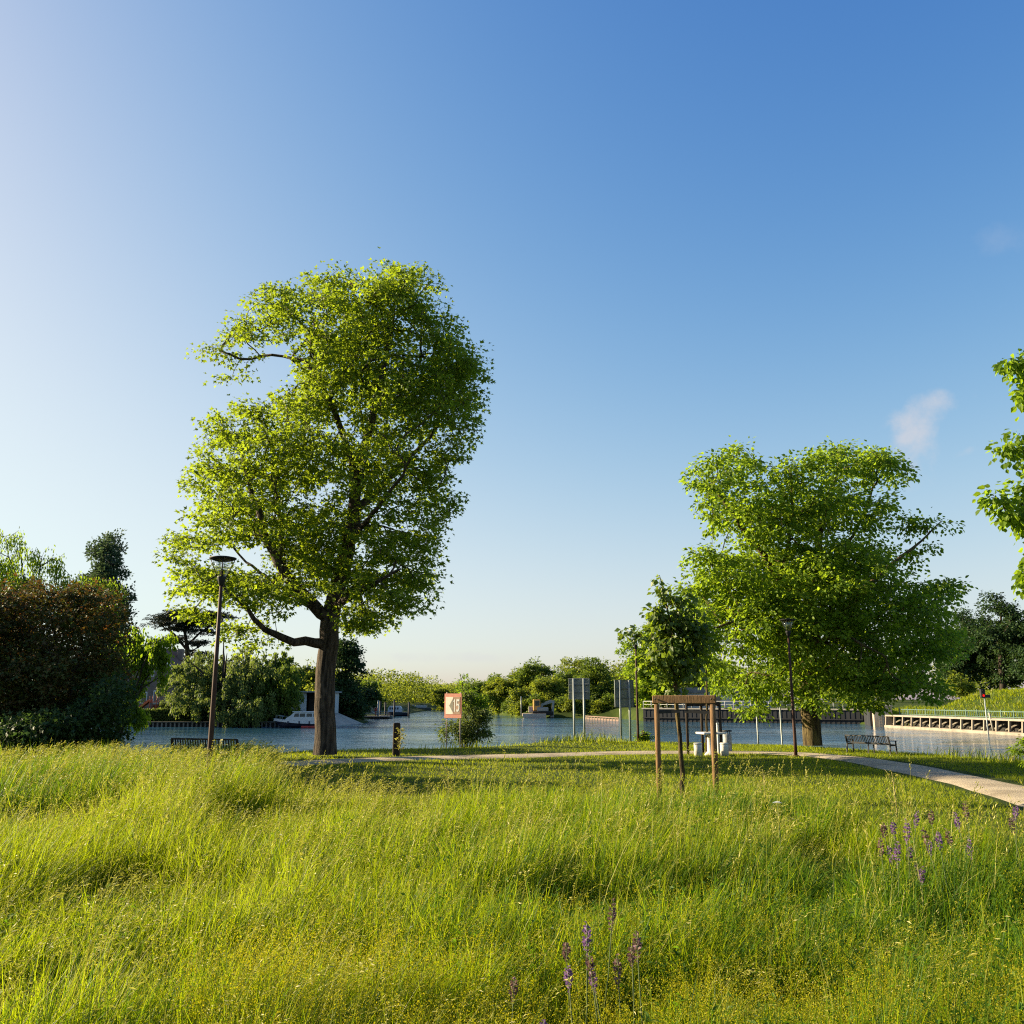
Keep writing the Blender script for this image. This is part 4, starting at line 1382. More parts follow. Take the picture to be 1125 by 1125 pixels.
# benches
def bench(name, label, A, B, H, mat, parent_group=None, n_slats=26, depth=.30):
    A, B = np.asarray(A, float), np.asarray(B, float)
    c = (A + B) / 2
    d = B - A
    L = np.linalg.norm(d[:2])
    t = thing(name, label, "bench", c, math.atan2(d[1], d[0]), parent_group)
    zs = H * .53
    for s in (-1, 1):
        x = s * L / 2
        fr_ = [bar((x, depth * .62, 0), (x, depth * .55, zs + H * .22), .03, .035), bar((x, -depth * .5, 0), (x, -depth * .36, zs), .03, .035), bar((x, -depth * .36, zs), (x, -depth * .62, H - .005), .03, .035),
               bar((x, -depth * .40, zs - .012), (x, depth * .58, zs - .012), .028, .03), bar((x, -depth * .50, zs + H * .24), (x, depth * .66, zs + H * .22), .034, .026)]
        build("end_frame", fr_, mat, t)
    build("seat", [box((0, -depth * .30 + k * depth * .165, zs + .012), (L, depth * .12, .018), .003) for k in range(6)], mat, t)
    p0, p1 = np.array([-depth * .40, zs + .05]), np.array([-depth * .62, H])
    back = [bar((-L / 2, p1[0], p1[1]), (L / 2, p1[0], p1[1]), .03, .035), bar((-L / 2, p0[0], p0[1]), (L / 2, p0[0], p0[1]), .022, .03)]
    for k in range(n_slats):
        x = -L / 2 + L * (k + .5) / n_slats
        back.append(bar((x, p0[0], p0[1]), (x, p1[0], p1[1]), L / n_slats * .42, .012))
    build("backrest", back, mat, t)
    build("middle_leg", [bar((0, -depth * .45, 0), (0, -depth * .36, zs), .025, .03)], mat, t)
    build("middle_leg", [bar((0, depth * .55, 0), (0, depth * .5, zs), .025, .03)], mat, t)
    return t


A, B = G(934, 827.2), G(981.5, 830)
A[2], B[2] = hgt(A[0], A[1]), hgt(B[0], B[1])
bench("park_bench", "black iron bench with a slatted back between the path and the water", A, B, .56, m_black)
A = np.array([W(193, 812, 19.6)[0], 19.8, 0.0])
B = np.array([W(273, 812, 19.6)[0], 19.3, 0.0])
A[2] = B[2] = hgt((A[0] + B[0]) / 2, 19.6)
bench("park_bench", "bench sunk in tall grass behind the nearest lamp, only its top rail showing", A, B, W(230, 811.5, 19.6)[2] - A[2], m_wood_d, depth=.4)
# ================================================================== ACROSS THE WATER
m_pile = surf("grey_pile_timber", (0.09, 0.08, 0.065), (0.20, 0.175, 0.14), 4, 0.9, 0.4, 8, spec=0.2)
m_shade_dark = surf("shade_and_dark_parts", (0.012, 0.011, 0.010), (0.03, 0.027, 0.024), 3, 0.95)  # near black: recess shade put into the colour, also used for dark parts
m_sheet = surf("dark_sheet_piling", (0.010, 0.012, 0.016), (0.024, 0.025, 0.030), 0.8, 0.7, 0.3, 3, mapscale=(1, 1, .3), spec=0.3)

# left bank: piled timber wall
t = thing("pile_wall", "low wall of upright timber piles at the foot of the left bank gardens", "retaining wall", (-36, 105.6, WZ))
x0, x1 = -18.5, 13.4
build("plank_face", [box(((x0 + x1) / 2, .12, .05), (x1 - x0, .12, .9), .01)], m_shade_dark, t)
build("top_beam", [box(((x0 + x1) / 2, -.02, .56), (x1 - x0, .42, .09), .015)], m_pile, t)
n = 64
for k in range(n):
    x = x0 + .2 + (x1 - x0 - .4) * k / (n - 1)
    build("pile", [tube([(x, -.06, -1.5), (x, -.06, .50)], .11, 8)], m_pile, t)

# clipped hedge on top of it
rh = np.random.default_rng(610)
p0, p1 = W(138, 785, 107.5), W(222, 785, 107.5)
n = 2600
P = np.stack([rh.uniform(p0[0], p1[0], n), 107.6 + rh.uniform(-.55, .55, n), rh.uniform(-.95, .52, n)], 1)
sel = rh.random(n) < .75
P[sel, 1] = np.where(rh.random(sel.sum()) < .6, 107.05, P[sel, 1])
P[:, 2] += .06 * np.sin(P[:, 0] * 2.1)
foot = np.array([(p0[0] + p1[0]) / 2, 107.6, -.95])
t = thing("hedge", "clipped green hedge on top of the pile wall before the gabled house", "hedge", foot)
build("foliage", shift([sprays(P, np.tile([0, -.3, 1.0], (n, 1)), rh, 9, .16, .14, .19, 'kite', .8, 0, .8)], -foot), m_leaf_will, t)
build("stem", [tube([(x, 0, -.2), (x, 0, .9)], .04, 6) for x in np.linspace(-4, 4, 14)], m_bark_d, t)

# gabled house
m_wall = surf("house_render", (0.16, 0.12, 0.10), (0.24, 0.18, 0.15), 1.5, 0.9, 0.2, 10)
m_roof = surf("brown_tile_roof", (0.09, 0.05, 0.038), (0.17, 0.09, 0.065), 3, 0.8, 0.6, 6, mapscale=(1, 1, 3))
Yh = 121.0
hx0, hx1 = W(128, 780, Yh)[0], W(194, 780, Yh)[0]
ze, zr, zg = W(160, 741, Yh)[2], W(160, 712, Yh)[2], hgt((hx0 + hx1) / 2, Yh) - .1
t = thing("gabled_house", "brown roofed house with a pale edged gable behind the hedge and cedar", "house", ((hx0 + hx1) / 2, Yh, zg))
w, he, hr = hx1 - hx0, ze - zg, zr - zg
build("wall", [prism([(-w / 2, 0), (w / 2, 0), (w / 2, he), (0, hr), (-w / 2, he)], 0, 9)], m_wall, t)
for s in (-1, 1):
    a, b = np.array([s * (w / 2 + .5), 0, he - .45]), np.array([0, 0, hr + .12])
    nrm = np.array([-(b - a)[2], 0, (b - a)[0]])
    nrm = nrm / np.linalg.norm(nrm) * .16 * (1 if nrm[2] > 0 else -1)
    c = [a, b, b + nrm, a + nrm]
    rf = build("roof", [prism([(q[0], q[2]) for q in (c if s < 0 else c[::-1])], -.7, 9.6)], m_roof, t)
    d = nrm * 1.2
    build("bargeboard", [prism([(q[0] + 0, q[2]) for q in ([a, b, b + d, a + d] if s < 0 else [a, b, b + d, a + d][::-1])], -.78, -.705)], m_white, rf)
for x, z, ww, hh in ((-.8, .9, 1.5, 1.5), (1.6, .9, 1.7, 1.7), (0, 4.4, 1.3, 1.3), (-2.6, .9, 1.1, 1.5)):
    wd = build("window", [box((x, -.03, z + hh / 2), (ww, .1, hh), .02)], m_white, t)
    build("pane", [box((x - ww * .235, -.09, z + hh / 2), (ww * .40, .03, hh * .84)), box((x + ww * .235, -.09, z + hh / 2), (ww * .40, .03, hh * .84))], m_window, wd)
build("chimney", [box((w * .22, 6, hr - .6), (.7, .7, 1.6), .03)], m_wall, t)
# white garden wall end
f, z_ = base_at(149, 752, 113)
tag(build("wall_end", [box((f[0], f[1], (z_ + f[2]) / 2), (.35, .35, z_ - f[2]), .03), box((f[0], f[1], z_ + .04), (.45, .45, .08), .02)], m_conc_g),
    "pale pier standing at the left corner of the gabled house garden", "pier")

# orange play slide
m_orange = surf("orange_plastic", (0.50, 0.085, 0.02), (0.58, 0.12, 0.03), 2, 0.45)
f = np.array([W(163, 779, 110.5)[0], 110.5, 0])
f[2] = hgt(f[0], f[1])
t = thing("play_slide", "orange play slide with a low red base in the garden behind the hedge", "slide", f)
zt = W(163, 770, 110.5)[2] - f[2]
build("chute", [bar((-1.35, 0, zt * .30), (.15, 0, zt), .75, .10), bar((-1.35, -.38, zt * .30 + .1), (.15, -.38, zt + .1), .06, .25), bar((-1.35, .38, zt * .30 + .1), (.15, .38, zt + .1), .06, .25)], m_orange, t)
build("platform", [box((.65, 0, zt - .15), (.95, .9, .12), .03)], m_orange, t)
for x in (.25, 1.05):
    for y in (-.38, .38):
        build("leg", [tube([(x, y, -.1), (x, y, zt + .55)], .05, 8)], m_orange, t)
build("base_panel", [box((1.4, .55, zt * .38), (2.2, .12, zt * .66), .03)], surf("dark_red_board", (.22, .05, .03), (.3, .08, .045), 3, .7), t)

# boat shed
m_shed = surf("pale_blue_cladding", (0.36, 0.42, 0.47), (0.46, 0.52, 0.57), 2, 0.6, 0.2, 8, mapscale=(6, 6, .3))
Yb = 119.0
sx0, sx1, sx2 = W(316, 775, Yb)[0], W(336.5, 775, Yb)[0], W(362, 775, Yb)[0]
zt, zg = W(330, 761, Yb)[2], -.35
t = thing("boat_shed", "pale blue flat roofed boat shed with a dark open bay behind the moored cruiser", "shed", ((sx0 + sx2) / 2, Yb, zg))
cx = (sx0 + sx2) / 2
H = zt - zg
build("wall", [box(((sx0 + sx1) / 2 - cx, 0, H / 2), (sx1 - sx0, .2, H), .02), box((sx0 - cx + .1, 3.1, H / 2), (.2, 5.9, H), .02), box((0, 6.15, H / 2), (sx2 - sx0, .2, H), .02), box((sx2 - cx - .1, 3.1, H / 2), (.2, 5.9, H), .02)], m_shed, t)
build("roof", [box((0, 3, H + .1), (sx2 - sx0 + .7, 7.2, .18), .03)], surf("shed_roof", (.18, .21, .23), (.26, .29, .31), 2, .7), t)
build("bay_shade", [box(((sx1 + sx2) / 2 - cx, .9, H / 2), (sx2 - sx1 - .2, .1, H - .1))], m_shade_dark, t)  # dark sheet standing in for the shade inside the open bay
dr = build("door", [box((sx0 - cx + 1.0, -.13, 1.0), (.85, .05, 2.0), .01)], m_steel_d, t)
build("handle", [box((sx0 - cx + 1.3, -.18, 1.0), (.1, .04, .04))], m_black, dr)

# slipway beside it
q = [W(362, 781, 121), W(372, 780.5, 121), W(404, 791.5, 121), W(370, 797, 106.5), W(352, 797, 106.5)]
zs = [-.05, -.05, WZ - .25, WZ - .35, WZ - .1]
V = np.array([(a[0], a[1], z) for a, z in zip(q, zs)])
V = np.concatenate([V, V - [0, 0, 1.2]])
F = [[0, 4, 3, 2, 1], [5, 6, 7, 8, 9]] + [[i, (i + 1) % 5, 5 + (i + 1) % 5, 5 + i] for i in range(5)]
build("slipway", [(V, F, 0, False)], m_conc_g, kind='structure')


# boats
def hull_part(L, Bm, fb, sheer=.35, draft=.35, n=16, m=0, stern=.8):
    """a boat's hull, bow at -x"""
    rows = []
    for i in range(n + 1):
        u = i / n
        x = -L / 2 + L * u
        b = Bm / 2 * min(1, (1 - (1 - min(1, u / .45)) ** 2.2)) * (1 if u < .7 else 1 - (1 - stern) * ((u - .7) / .3) ** 2) + .02
        zt_ = fb + sheer * (1 - u) ** 2.2
        k = -.25 * max(0, 1 - u / .12)
        rows.append([(x - .0 + 0, -b, zt_), (x + (.5 * (1 - u) ** 6), -b * .88, zt_ * .3), (x + .9 * (1 - u) ** 6, -b * .35, -draft * min(1, u / .15 + .2)), (x + .9 * (1 - u) ** 6, b * .35, -draft * min(1, u / .15 + .2)),
                     (x + (.5 * (1 - u) ** 6), b * .88, zt_ * .3), (x, b, zt_)])
    V = np.array(rows).reshape(-1, 3)
    F = []
    for i in range(n):
        for j in range(5):
            F.append([i * 6 + j, i * 6 + j + 1, (i + 1) * 6 + j + 1, (i + 1) * 6 + j])
        F.append([i * 6, (i + 1) * 6, (i + 1) * 6 + 5, i * 6 + 5])
    F += [list(range(6)), [n * 6 + j for j in range(6)][::-1]]
    return (V, F, m, False), V[:, 0].reshape(-1, 6)[:, 0], V.reshape(-1, 6, 3)


m_navy = surf("navy_hull_paint", (0.008, 0.010, 0.022), (0.02, 0.022, 0.04), 2, 0.35, spec=0.5)
m_hullred = surf("red_hull_paint", (0.35, 0.03, 0.03), (0.45, 0.05, 0.045), 2, 0.4)


def band(VV, z_off, h, thick, sel=slice(None)):
    """strip that follows the hull's edge on both sides"""
    parts = []
    for j, s in ((0, -1), (5, 1)):
        e = VV[sel, j].copy()
        for a, b in zip(e[:-1], e[1:]):
            parts.append(bar(a + [0, s * thick, z_off], b + [0, s * thick, z_off], .06, h))
    return parts


Yc = 107.2
cxp = W(341, 795, Yc)[0]
t = thing("moored_cruiser", "white cabin cruiser with a dark hull moored left of the tallest tree's trunk", "boat", (cxp, 103.6, WZ), 0)
L = (372 - 309) / FPX * 104
hp, xs, VV = hull_part(L, 2.3, .62, .35)
build("hull", [hp], m_navy, t)
m_boatw = surf('boat_off_white', (.44, .45, .46), (.54, .55, .55), 2, .4)
build("rubbing_strake", band(VV, -.09, .26, .03), m_boatw, t)
for s in (-1, 1):
    build("waterline_stripe", [box((L * .22, s * 1.02, .12), (L * .44, .06, .2), .01)], m_hullred, t)
cb_ = build("cabin", [prism([(-L * .30, .66), (L * .36, .66), (L * .36, 1.55), (L * .30, 1.68), (-L * .13, 1.72), (-L * .20, 1.30), (-L * .27, 1.05)], -.82, .82)], m_boatw, t)
for x0_, x1_ in ((-.15, -.055), (-.04, .05), (.075, .165), (.19, .28)):
    for s in (-1, 1):
        build("window", [prism([(L * x0_ + (.08 if x0_ < -.1 else 0), 1.2), (L * x1_, 1.2), (L * x1_, 1.56), (L * x0_ + (.2 if x0_ < -.1 else 0), 1.56)], s * .825, s * .84)], m_window, cb_)
build("cabin_roof", [box((L * .085, 0, 1.75), (L * .5, 1.8, .07), .02)], m_boatw, t)
build("mast", [tube([(0, 0, 1.75), (0, 0, 2.45)], .03, 6), bar((-.25, 0, 2.2), (.25, 0, 2.2), .03)], m_steel, t)
build("bow_rail", [tube([(-L * .47, s * .2, 1.3), (-L * .40, s * .45, 1.32), (-L * .30, s * .75, 1.2)], .022, 6) for s in (-1, 1)] + [tube([(x, s * y, .75), (x, s * y, 1.3)], .02, 5) for s in (-1, 1) for x, y in ((-L * .46, .22), (-L * .38, .5))], m_steel, t)
for k, x in enumerate((-.22, -.03, .14)):
    build("fender", [tube([(L * x, -1.2, .28), (L * x, -1.2, .72)], .09, 8)], m_navy, t)

# landing stage with its gangway
Yl = 150.0
cx = W(413, 788, Yl)[0]
t = thing("pontoon", "floating landing stage with low rails and small crates on the left bank", "pontoon", (cx, Yl, WZ))
build("deck", [box((0, 0, .38), (4.4, 3.0, .16), .03)], surf("deck_boards", (.30, .23, .17), (.42, .33, .25), 3, .8), t)
for y in (-1.0, 1.0):
    build("float", [box((-.4, y, .05), (3.2, .8, .5), .06)], m_shade_dark, t)
for x in (-2.1, -.7, .7, 2.1):
    build("rail_post", [tube([(x, -1.4, .46), (x, -1.4, 1.2)], .035, 6)], m_steel, t)
build("rail", [tube([(-2.1, -1.4, 1.2), (2.1, -1.4, 1.2)], .03, 6), tube([(-2.1, -1.4, .85), (2.1, -1.4, .85)], .025, 6)], m_steel, t)
build("life_ring_box", [box((.1, -1.25, 1.55), (.38, .2, .5), .03), box((.1, -1.25, .9), (.1, .1, .9))], m_hullred, t)
a, b = np.array([W(391, 773.5, Yl)[0] - cx, 0, W(391, 773.5, Yl)[2] - WZ]), np.array([.4, 0, .55])
t2 = thing("gangway", "sloping steel gangway running down to the landing stage", "gangway", (cx, Yl, WZ))
build("walkway", [bar(a, b, 1.1, .12)], m_steel_d, t2)
for s in (-.55, .55):
    up = np.array([0, s, .95])
    tr_ = [bar(a + up, b + up, .08), bar(a + [0, s, 0], b + [0, s, 0], .1)]
    for k in range(8):
        u, v = a + (b - a) * k / 7, a + (b - a) * min(1, (k + .8) / 7)
        tr_.append(bar(u + [0, s, 0], u + up, .06))
        tr_.append(bar(u + [0, s, 0], v + up, .045))
    build("side_truss", tr_, m_steel, t2)
build("bank_seat", [box((a[0] - 1.2, 0, a[2] / 2 + .3), (2.6, 2.0, a[2] - .3), .05)], m_shade_dark, t2)


def pile_post(px, y0, y1, Y, label, mat, r_=.17, name="mooring_pile"):
    p, q_ = W(px, y0, Y), W(px, y1, Y)
    t = thing(name, label, "mooring pile", (p[0], p[1], WZ), 0, "mooring piles along the left bank")
    h = p[2] - WZ
    build("shaft", [tube([(0, 0, -1.5), (0, 0, h - .12)], r_, 10)], mat, t)
    build("cap", [lathe([(.0, h - .12), (r_ * 1.1, h - .118), (r_ * 1.1, h - .06), (.0, h)], 10)], mat, t)


pile_post(415.6, 769, 787, 149, "pale steel mooring pile rising from the landing stage", m_steel, .13)
pile_post(418, 770, 785, 166, "dark mooring pile just right of the pale one", m_sheet)
pile_post(423.6, 771, 785, 168, "dark mooring pile at the barge's left end", m_sheet)
pile_post(433.5, 769, 785, 166, "tallest dark mooring pile before the middle of the barge", m_sheet)
pile_post(449.4, 771, 785, 170, "dark mooring pile at the barge's right end", m_sheet)

Yg = 173.0
cx = W(436, 784, Yg)[0]
t = thing("houseboat", "dark hulled barge with a pale low cabin moored between dark piles", "boat", (cx, Yg, WZ), 0)
L = 26 / FPX * Yg
hp, xs, VV = hull_part(L, 2.8, .75, .15, n=12, stern=.9)
build("hull", [hp], m_navy, t)
cbn = build("cabin", [prism([(-L * .34, .78), (L * .2, .78), (L * .2, 1.5), (L * .13, 1.9), (-L * .27, 1.9), (-L * .34, 1.5)], -1.05, 1.05)], surf("pale_cabin", (.33, .37, .44), (.44, .48, .54), 2, .5), t)
for x in (-.25, -.15, -.05, .06):
    build("window", [box((L * x, -1.06, 1.45), (L * .07, .05, .38), .01)], m_window, cbn)
build("rail", [tube([(L * .22, -1.1, 1.35), (L * .48, -.9, 1.35)], .03, 5), tube([(L * .3, -1.1, .8), (L * .3, -1.1, 1.35)], .03, 5), tube([(L * .47, -.95, .8), (L * .47, -.95, 1.35)], .03, 5)], m_steel, t)
Yg = 262.0
cx = W(462, 780, Yg)[0]
t = thing("houseboat", "farthest moored barge, a long thin grey blue boat by the river bend", "boat", (cx, Yg, WZ), 0)
L = 23 / FPX * Yg
hp, xs, VV = hull_part(L, 3, .8, .1, n=12, stern=.9)
build("hull", [hp], surf("grey_blue_hull", (.07, .09, .11), (.12, .14, .16), 2, .5), t)
build("cabin", [prism([(-L * .4, .85), (L * .3, .85), (L * .3, 1.5), (-L * .37, 1.5)], -1, 1)], surf("pale_cabin", (.4, .4, .4), (.5, .5, .5)), t)
# small open boat beside the pontoon
cx = W(424, 786, 153)[0]
t = thing("rowing_boat", "small grey open boat tied to the right end of the landing stage", "boat", (cx, 151.5, WZ), 0)
hp, xs, VV = hull_part(2.6, 1.2, .5, .15, .2, n=10)
build("hull", [hp], m_steel_d, t)
build("thwart", [box((0, 0, .56), (.3, .9, .08), .02), box((.7, 0, .56), (.3, .8, .08), .02)], m_pile, t)

# excavator on its barge
Ye = 157.0
pxm = FPX / Ye
bx = W(590, 787, Ye)[0]


def e(px, py):
    p = W(px, py, Ye)
    return np.array([p[0] - bx, 0, p[2] - WZ])


t = thing("work_barge", "low pale work barge carrying the excavator at the far right bank", "barge", (bx, Ye, WZ), 0)
d0, d1 = e(574, 784)[0], e(606, 784)[0]
build("hull", [prism([(d0, .75), (d1 * .6, .75), (d1 * .6, .2), (d1 * .52, -.4), (d0 + .6, -.4), (d0, .3)], -1.6, 1.6)], surf("pinkish_barge_deck", (.40, .30, .24), (.52, .41, .34), 3, .7), t)
build("mast", [tube([e(572.5, 787), e(572.5, 765)], .08, 6)], m_steel, t)
build("deck_house", [box(e(585, 779.5) + [0, .3, 0], (1.3, 1.2, 1.0), .05)], surf("grey_pink_housing", (.32, .27, .24), (.4, .34, .3)), t)
t = thing("excavator", "excavator with an orange cab and grey boom standing on the work barge", "excavator", (bx, Ye, WZ), 0)
c = e(589.5, 775)
cbx = build("cab", [box(c + [0, -.1, .05], (1.25, 1.25, 1.9), .1)], surf("orange_cab_paint", (.62, .26, .05), (.72, .34, .08), 2, .45), t)
build("window", [box(c + [.1, -.735, .35], (.75, .04, .8), .02), box(c + [.63, -.1, .35], (.04, .85, .8), .02)], m_window, cbx)
m_boom = surf("grey_boom_paint", (.22, .21, .19), (.32, .30, .27), 2, .5)
build("track", [box(e(596, 783.5) + [0, s * .8, .0], (3.6, .5, .7), .2, segs=3) for s in (-1, 1)], m_shade_dark, t)
build("engine_body", [box(e(596, 780) + [0, 0, .1], (2.0, 1.7, .7), .12)], m_boom, t)
build("boom", [bar(e(593.5, 779), e(596, 773.5), .45, .42), bar(e(595.8, 774), e(607, 770.6), .40, .40)], m_boom, t)
build("stick", [bar(e(608, 769.5), e(607.2, 781), .38, .36)], m_boom, t)
build("bucket", [prism([(e(604.5, 787)[0], e(0, 788)[2]), (e(608.5, 787)[0], e(0, 788)[2]), (e(608.3, 780)[0], e(0, 780.5)[2]), (e(605.5, 780)[0], e(0, 781)[2])], -.4, .4)], m_boom, t)
build("ram", [bar(e(599, 771.4), e(606, 769), .14)], m_steel, t)

# low timber edge right of it
a, b = W(642, 788, 151.0), W(680, 790.5, 133.5)
t = thing("bank_edging", "low pinkish timber edging along the bank below the signboards", "edging", (a[0], a[1], WZ))
d = b - a
d[2] = 0
build("rail", [bar((0, 0, .45), d + [0, 0, .45], .16, .14), bar((0, 0, .12), d + [0, 0, .12], .12, .24)], surf("pink_timber", (.13, .08, .06), (.20, .13, .10), 3, .8), t)
for k in range(13):
    q = d * k / 12
    build("pile", [tube([q + [0, -.14, -1], q + [0, -.14, .38]], .13, 8)], m_pile, t)

# quay wall with its capping and railing
A, B = np.array([18.9, 132.0, WZ]), np.array([45.0, 117.3, WZ])
d = B - A
Lq = np.linalg.norm(d)
ang = math.atan2(d[1], d[0])
t = thing("quay_wall", "long dark ribbed quay wall behind the broad tree", "quay wall", A, ang)
hq = 1.72
build("face", [box((Lq / 2, .25, hq / 2 - 1), (Lq, .3, hq + 2))] + [box((x, .085, hq / 2 - 1), (.28, .05, hq + 2)) for x in np.arange(.3, Lq, .62)], m_sheet, t)
build("capping", [box((Lq / 2, .3, hq + .09), (Lq + .3, .75, .18), .02)], m_conc_g, t)
build("fender_beam", [box((Lq / 2, -.04, .55), (Lq, .12, .14), .01)], m_sheet, t)
m_qrail = surf('pale_grey_rail', (.30, .30, .29), (.40, .40, .39), 3, .5)
t = thing("quay_railing", "pale grey railing along the top of the dark quay wall", "railing", A + [0, 0, hq + .18], ang)
build("top_rail", [tube([(0, .3, .95), (Lq, .3, .95)], .04, 6)], m_qrail, t)
build("middle_rail", [tube([(0, .3, .5), (Lq, .3, .5)], .025, 6)], m_qrail, t)
for k in range(26):
    build("post", [tube([(Lq * k / 25, .3, 0), (Lq * k / 25, .3, .95)], .05, 6)], m_qrail, t)
# pale garage row on the quay
f = np.array([31.0, 140.5, 0])
f[2] = hgt(f[0], f[1]) - .05
t = thing("quay_building", "long low pale building on the quay glimpsed under the broad tree", "building", f, ang)
build("wall", [box((0, 0, 1.2), (17, 4, 2.4), .03)], surf("pale_render", (.42, .41, .39), (.52, .50, .47), 1, .85), t)
build("roof", [prism([(-8.9, 2.4), (8.9, 2.4), (8.6, 3.2), (-8.6, 3.2)], -2.4, 2.4)], surf("grey_slate", (.14, .14, .15), (.22, .22, .23), 2, .8), t)
for k in range(6):
    wd = build("window", [box((-7 + 2.8 * k, -2.02, 1.4), (1.2, .08, 1.1), .02)], m_white, t)
    build("pane", [box((-7 + 2.8 * k, -2.08, 1.4), (1.0, .05, .9))], m_window, wd)

# abutment and the concrete landing walk on the right
f = np.array([41.6, 105.2, WZ])
t = thing("abutment", "lit concrete block ending the quay at the start of the landing walk", "abutment", f, rad(-18))
m_ab = surf("stained_concrete", (.28, .21, .15), (.46, .38, .29), .9, .9, .3, 10, mapscale=(1.6, 1.6, .5))
build("block", [box((1.0, 1.6, .2), (2.0, 3.2, 4.2), .04)], m_ab, t)
build("capping", [box((1.0, 1.6, 2.39), (2.2, 3.4, .16), .03)], m_conc_g, t)
build("ladder", [bar((.6, -.04, -.2), (.6, -.04, 2.2), .05), bar((1.0, -.04, -.2), (1.0, -.04, 2.2), .05)] + [bar((.6, -.04, z), (1.0, -.04, z), .035) for z in np.arange(0, 2.1, .3)], m_steel, t)
# parapet wall joining abutment and quay
q0, q1 = np.array([42.3, 107.6, WZ]), np.array([45.3, 117.2, WZ])
d = q1 - q0
tag(build("side_wall", shift([bar((0, 0, .86), d + [0, 0, .86], .4, 3.7), bar((0, 0, 2.79), d + [0, 0, 2.79], .5, .14)], q0), m_sheet), "dark return wall joining the concrete abutment to the quay wall", "wall")

P0, P1 = np.array([42.7, 104.6, WZ]), np.array([46.4, 55.0, WZ])
d = P1 - P0
Lw = np.linalg.norm(d)
ang = math.atan2(d[1], d[0])
t = thing("landing_walk", "long concrete landing walk on upright posts above the water on the right", "walkway", P0, ang)
# local: x runs towards the camera along the edge, water on the -y side
hd = 1.30
m_walk = surf("walk_concrete", (.19, .155, .12), (.31, .265, .21), 1.2, .9, .2, 14)
build("deck", [box((Lw / 2, .95, hd), (Lw, 2.1, .17), .02)], m_conc_g, t)
build("deck_edge", [box((Lw / 2, -.13, hd - .01), (Lw, .06, .13), .01)], m_walk, t)
build("foot_ledge", [box((Lw / 2, .45, -.55), (Lw, 1.4, 1.6), .03)], m_walk, t)
build("back_wall", [box((Lw / 2, 1.75, .7), (Lw, .2, 1.03))], m_shade_dark, t)  # coloured dark to give the shade of the recess behind the posts
n = 27
for k in range(n):
    x = .3 + (Lw - .6) * k / (n - 1)
    build("post", [bar((x, -.14, .25), (x, -.03, hd - .09), .17, .20, bevel=.01)], m_walk, t)
for k in range(n - 1):
    x = .3 + (Lw - .6) * (k + .5) / (n - 1)
    build("brace", [bar((x - .75, .5, .35), (x + .7, .9, .95), .13, .13)], m_pile, t)
for x in (20.3, 35.6):
    build("bollard", [tube([(x, .05, .2), (x, -.2, 1.9)], .09, 8)], m_conc_g, t)
m_teal = surf("teal_rail_paint", (.06, .11, .09), (.10, .16, .13), 4, .5)
t = thing("walk_railing", "teal metal railing along the back of the landing walk", "railing", P0 + [0, 0, hd + .085], ang)
build("top_rail", [bar((0, 1.7, .62), (Lw, 1.7, .62), .07)], m_teal, t)
build("bottom_rail", [bar((0, 1.7, .10), (Lw, 1.7, .10), .05)], m_teal, t)
for k in range(27):
    build("post", [bar((Lw * k / 26, 1.7, 0), (Lw * k / 26, 1.7, .78), .09)], m_teal, t)
build("balusters", [bar((x, 1.7, .1), (x, 1.7, .62), .035) for x in np.arange(.35, Lw, .34)], m_teal, t)

# river signal
Ys = 80.0
p = W(1080.5, 757, Ys)
f = np.array([p[0], p[1], hgt(p[0], p[1])])
H = p[2] - f[2]
t = thing("river_signal", "dark river signal showing a red lamp on a pale post by the teal railing", "signal", f, rad(8))
build("post", [tube([(0, 0, -.2), (0, 0, H - .1)], .06, 10)], m_steel, t)
hd_ = build("signal_head", [box((-.18, -.05, H - .38), (.42, .26, .78), .04), box((.30, .0, H - .62), (.5, .16, .26), .03)], m_black, t)
m_lamp, nt, out = nodes("red_signal_lamp")
em = nt.nodes.new("ShaderNodeEmission")
em.inputs['Color'].default_value = (0.8, 0.02, 0.015, 1)
em.inputs['Strength'].default_value = 0.4
nt.links.new(em.outputs[0], out.inputs['Surface'])
l0 = lathe([(.0, .0), (.11, .0), (.10, .03), (.0, .05)], 14)
build("red_lamp", [(np.stack([l0[0][:, 0] - .18, -l0[0][:, 2] - .182, l0[0][:, 1] + H - .56], 1), l0[1], 0, True)], m_lamp, hd_)
build("visor", [box((-.18, -.24, H - .42), (.26, .14, .025)), box((-.18, -.24, H - .10), (.26, .14, .025))], m_black, hd_)
build("control_box", [box((-.45, .0, H * .30), (.42, .25, .36), .03)], m_black, t)
build("bracket", [bar((-.45, 0, H * .22), (0, 0, H * .22), .05)], m_steel, t)


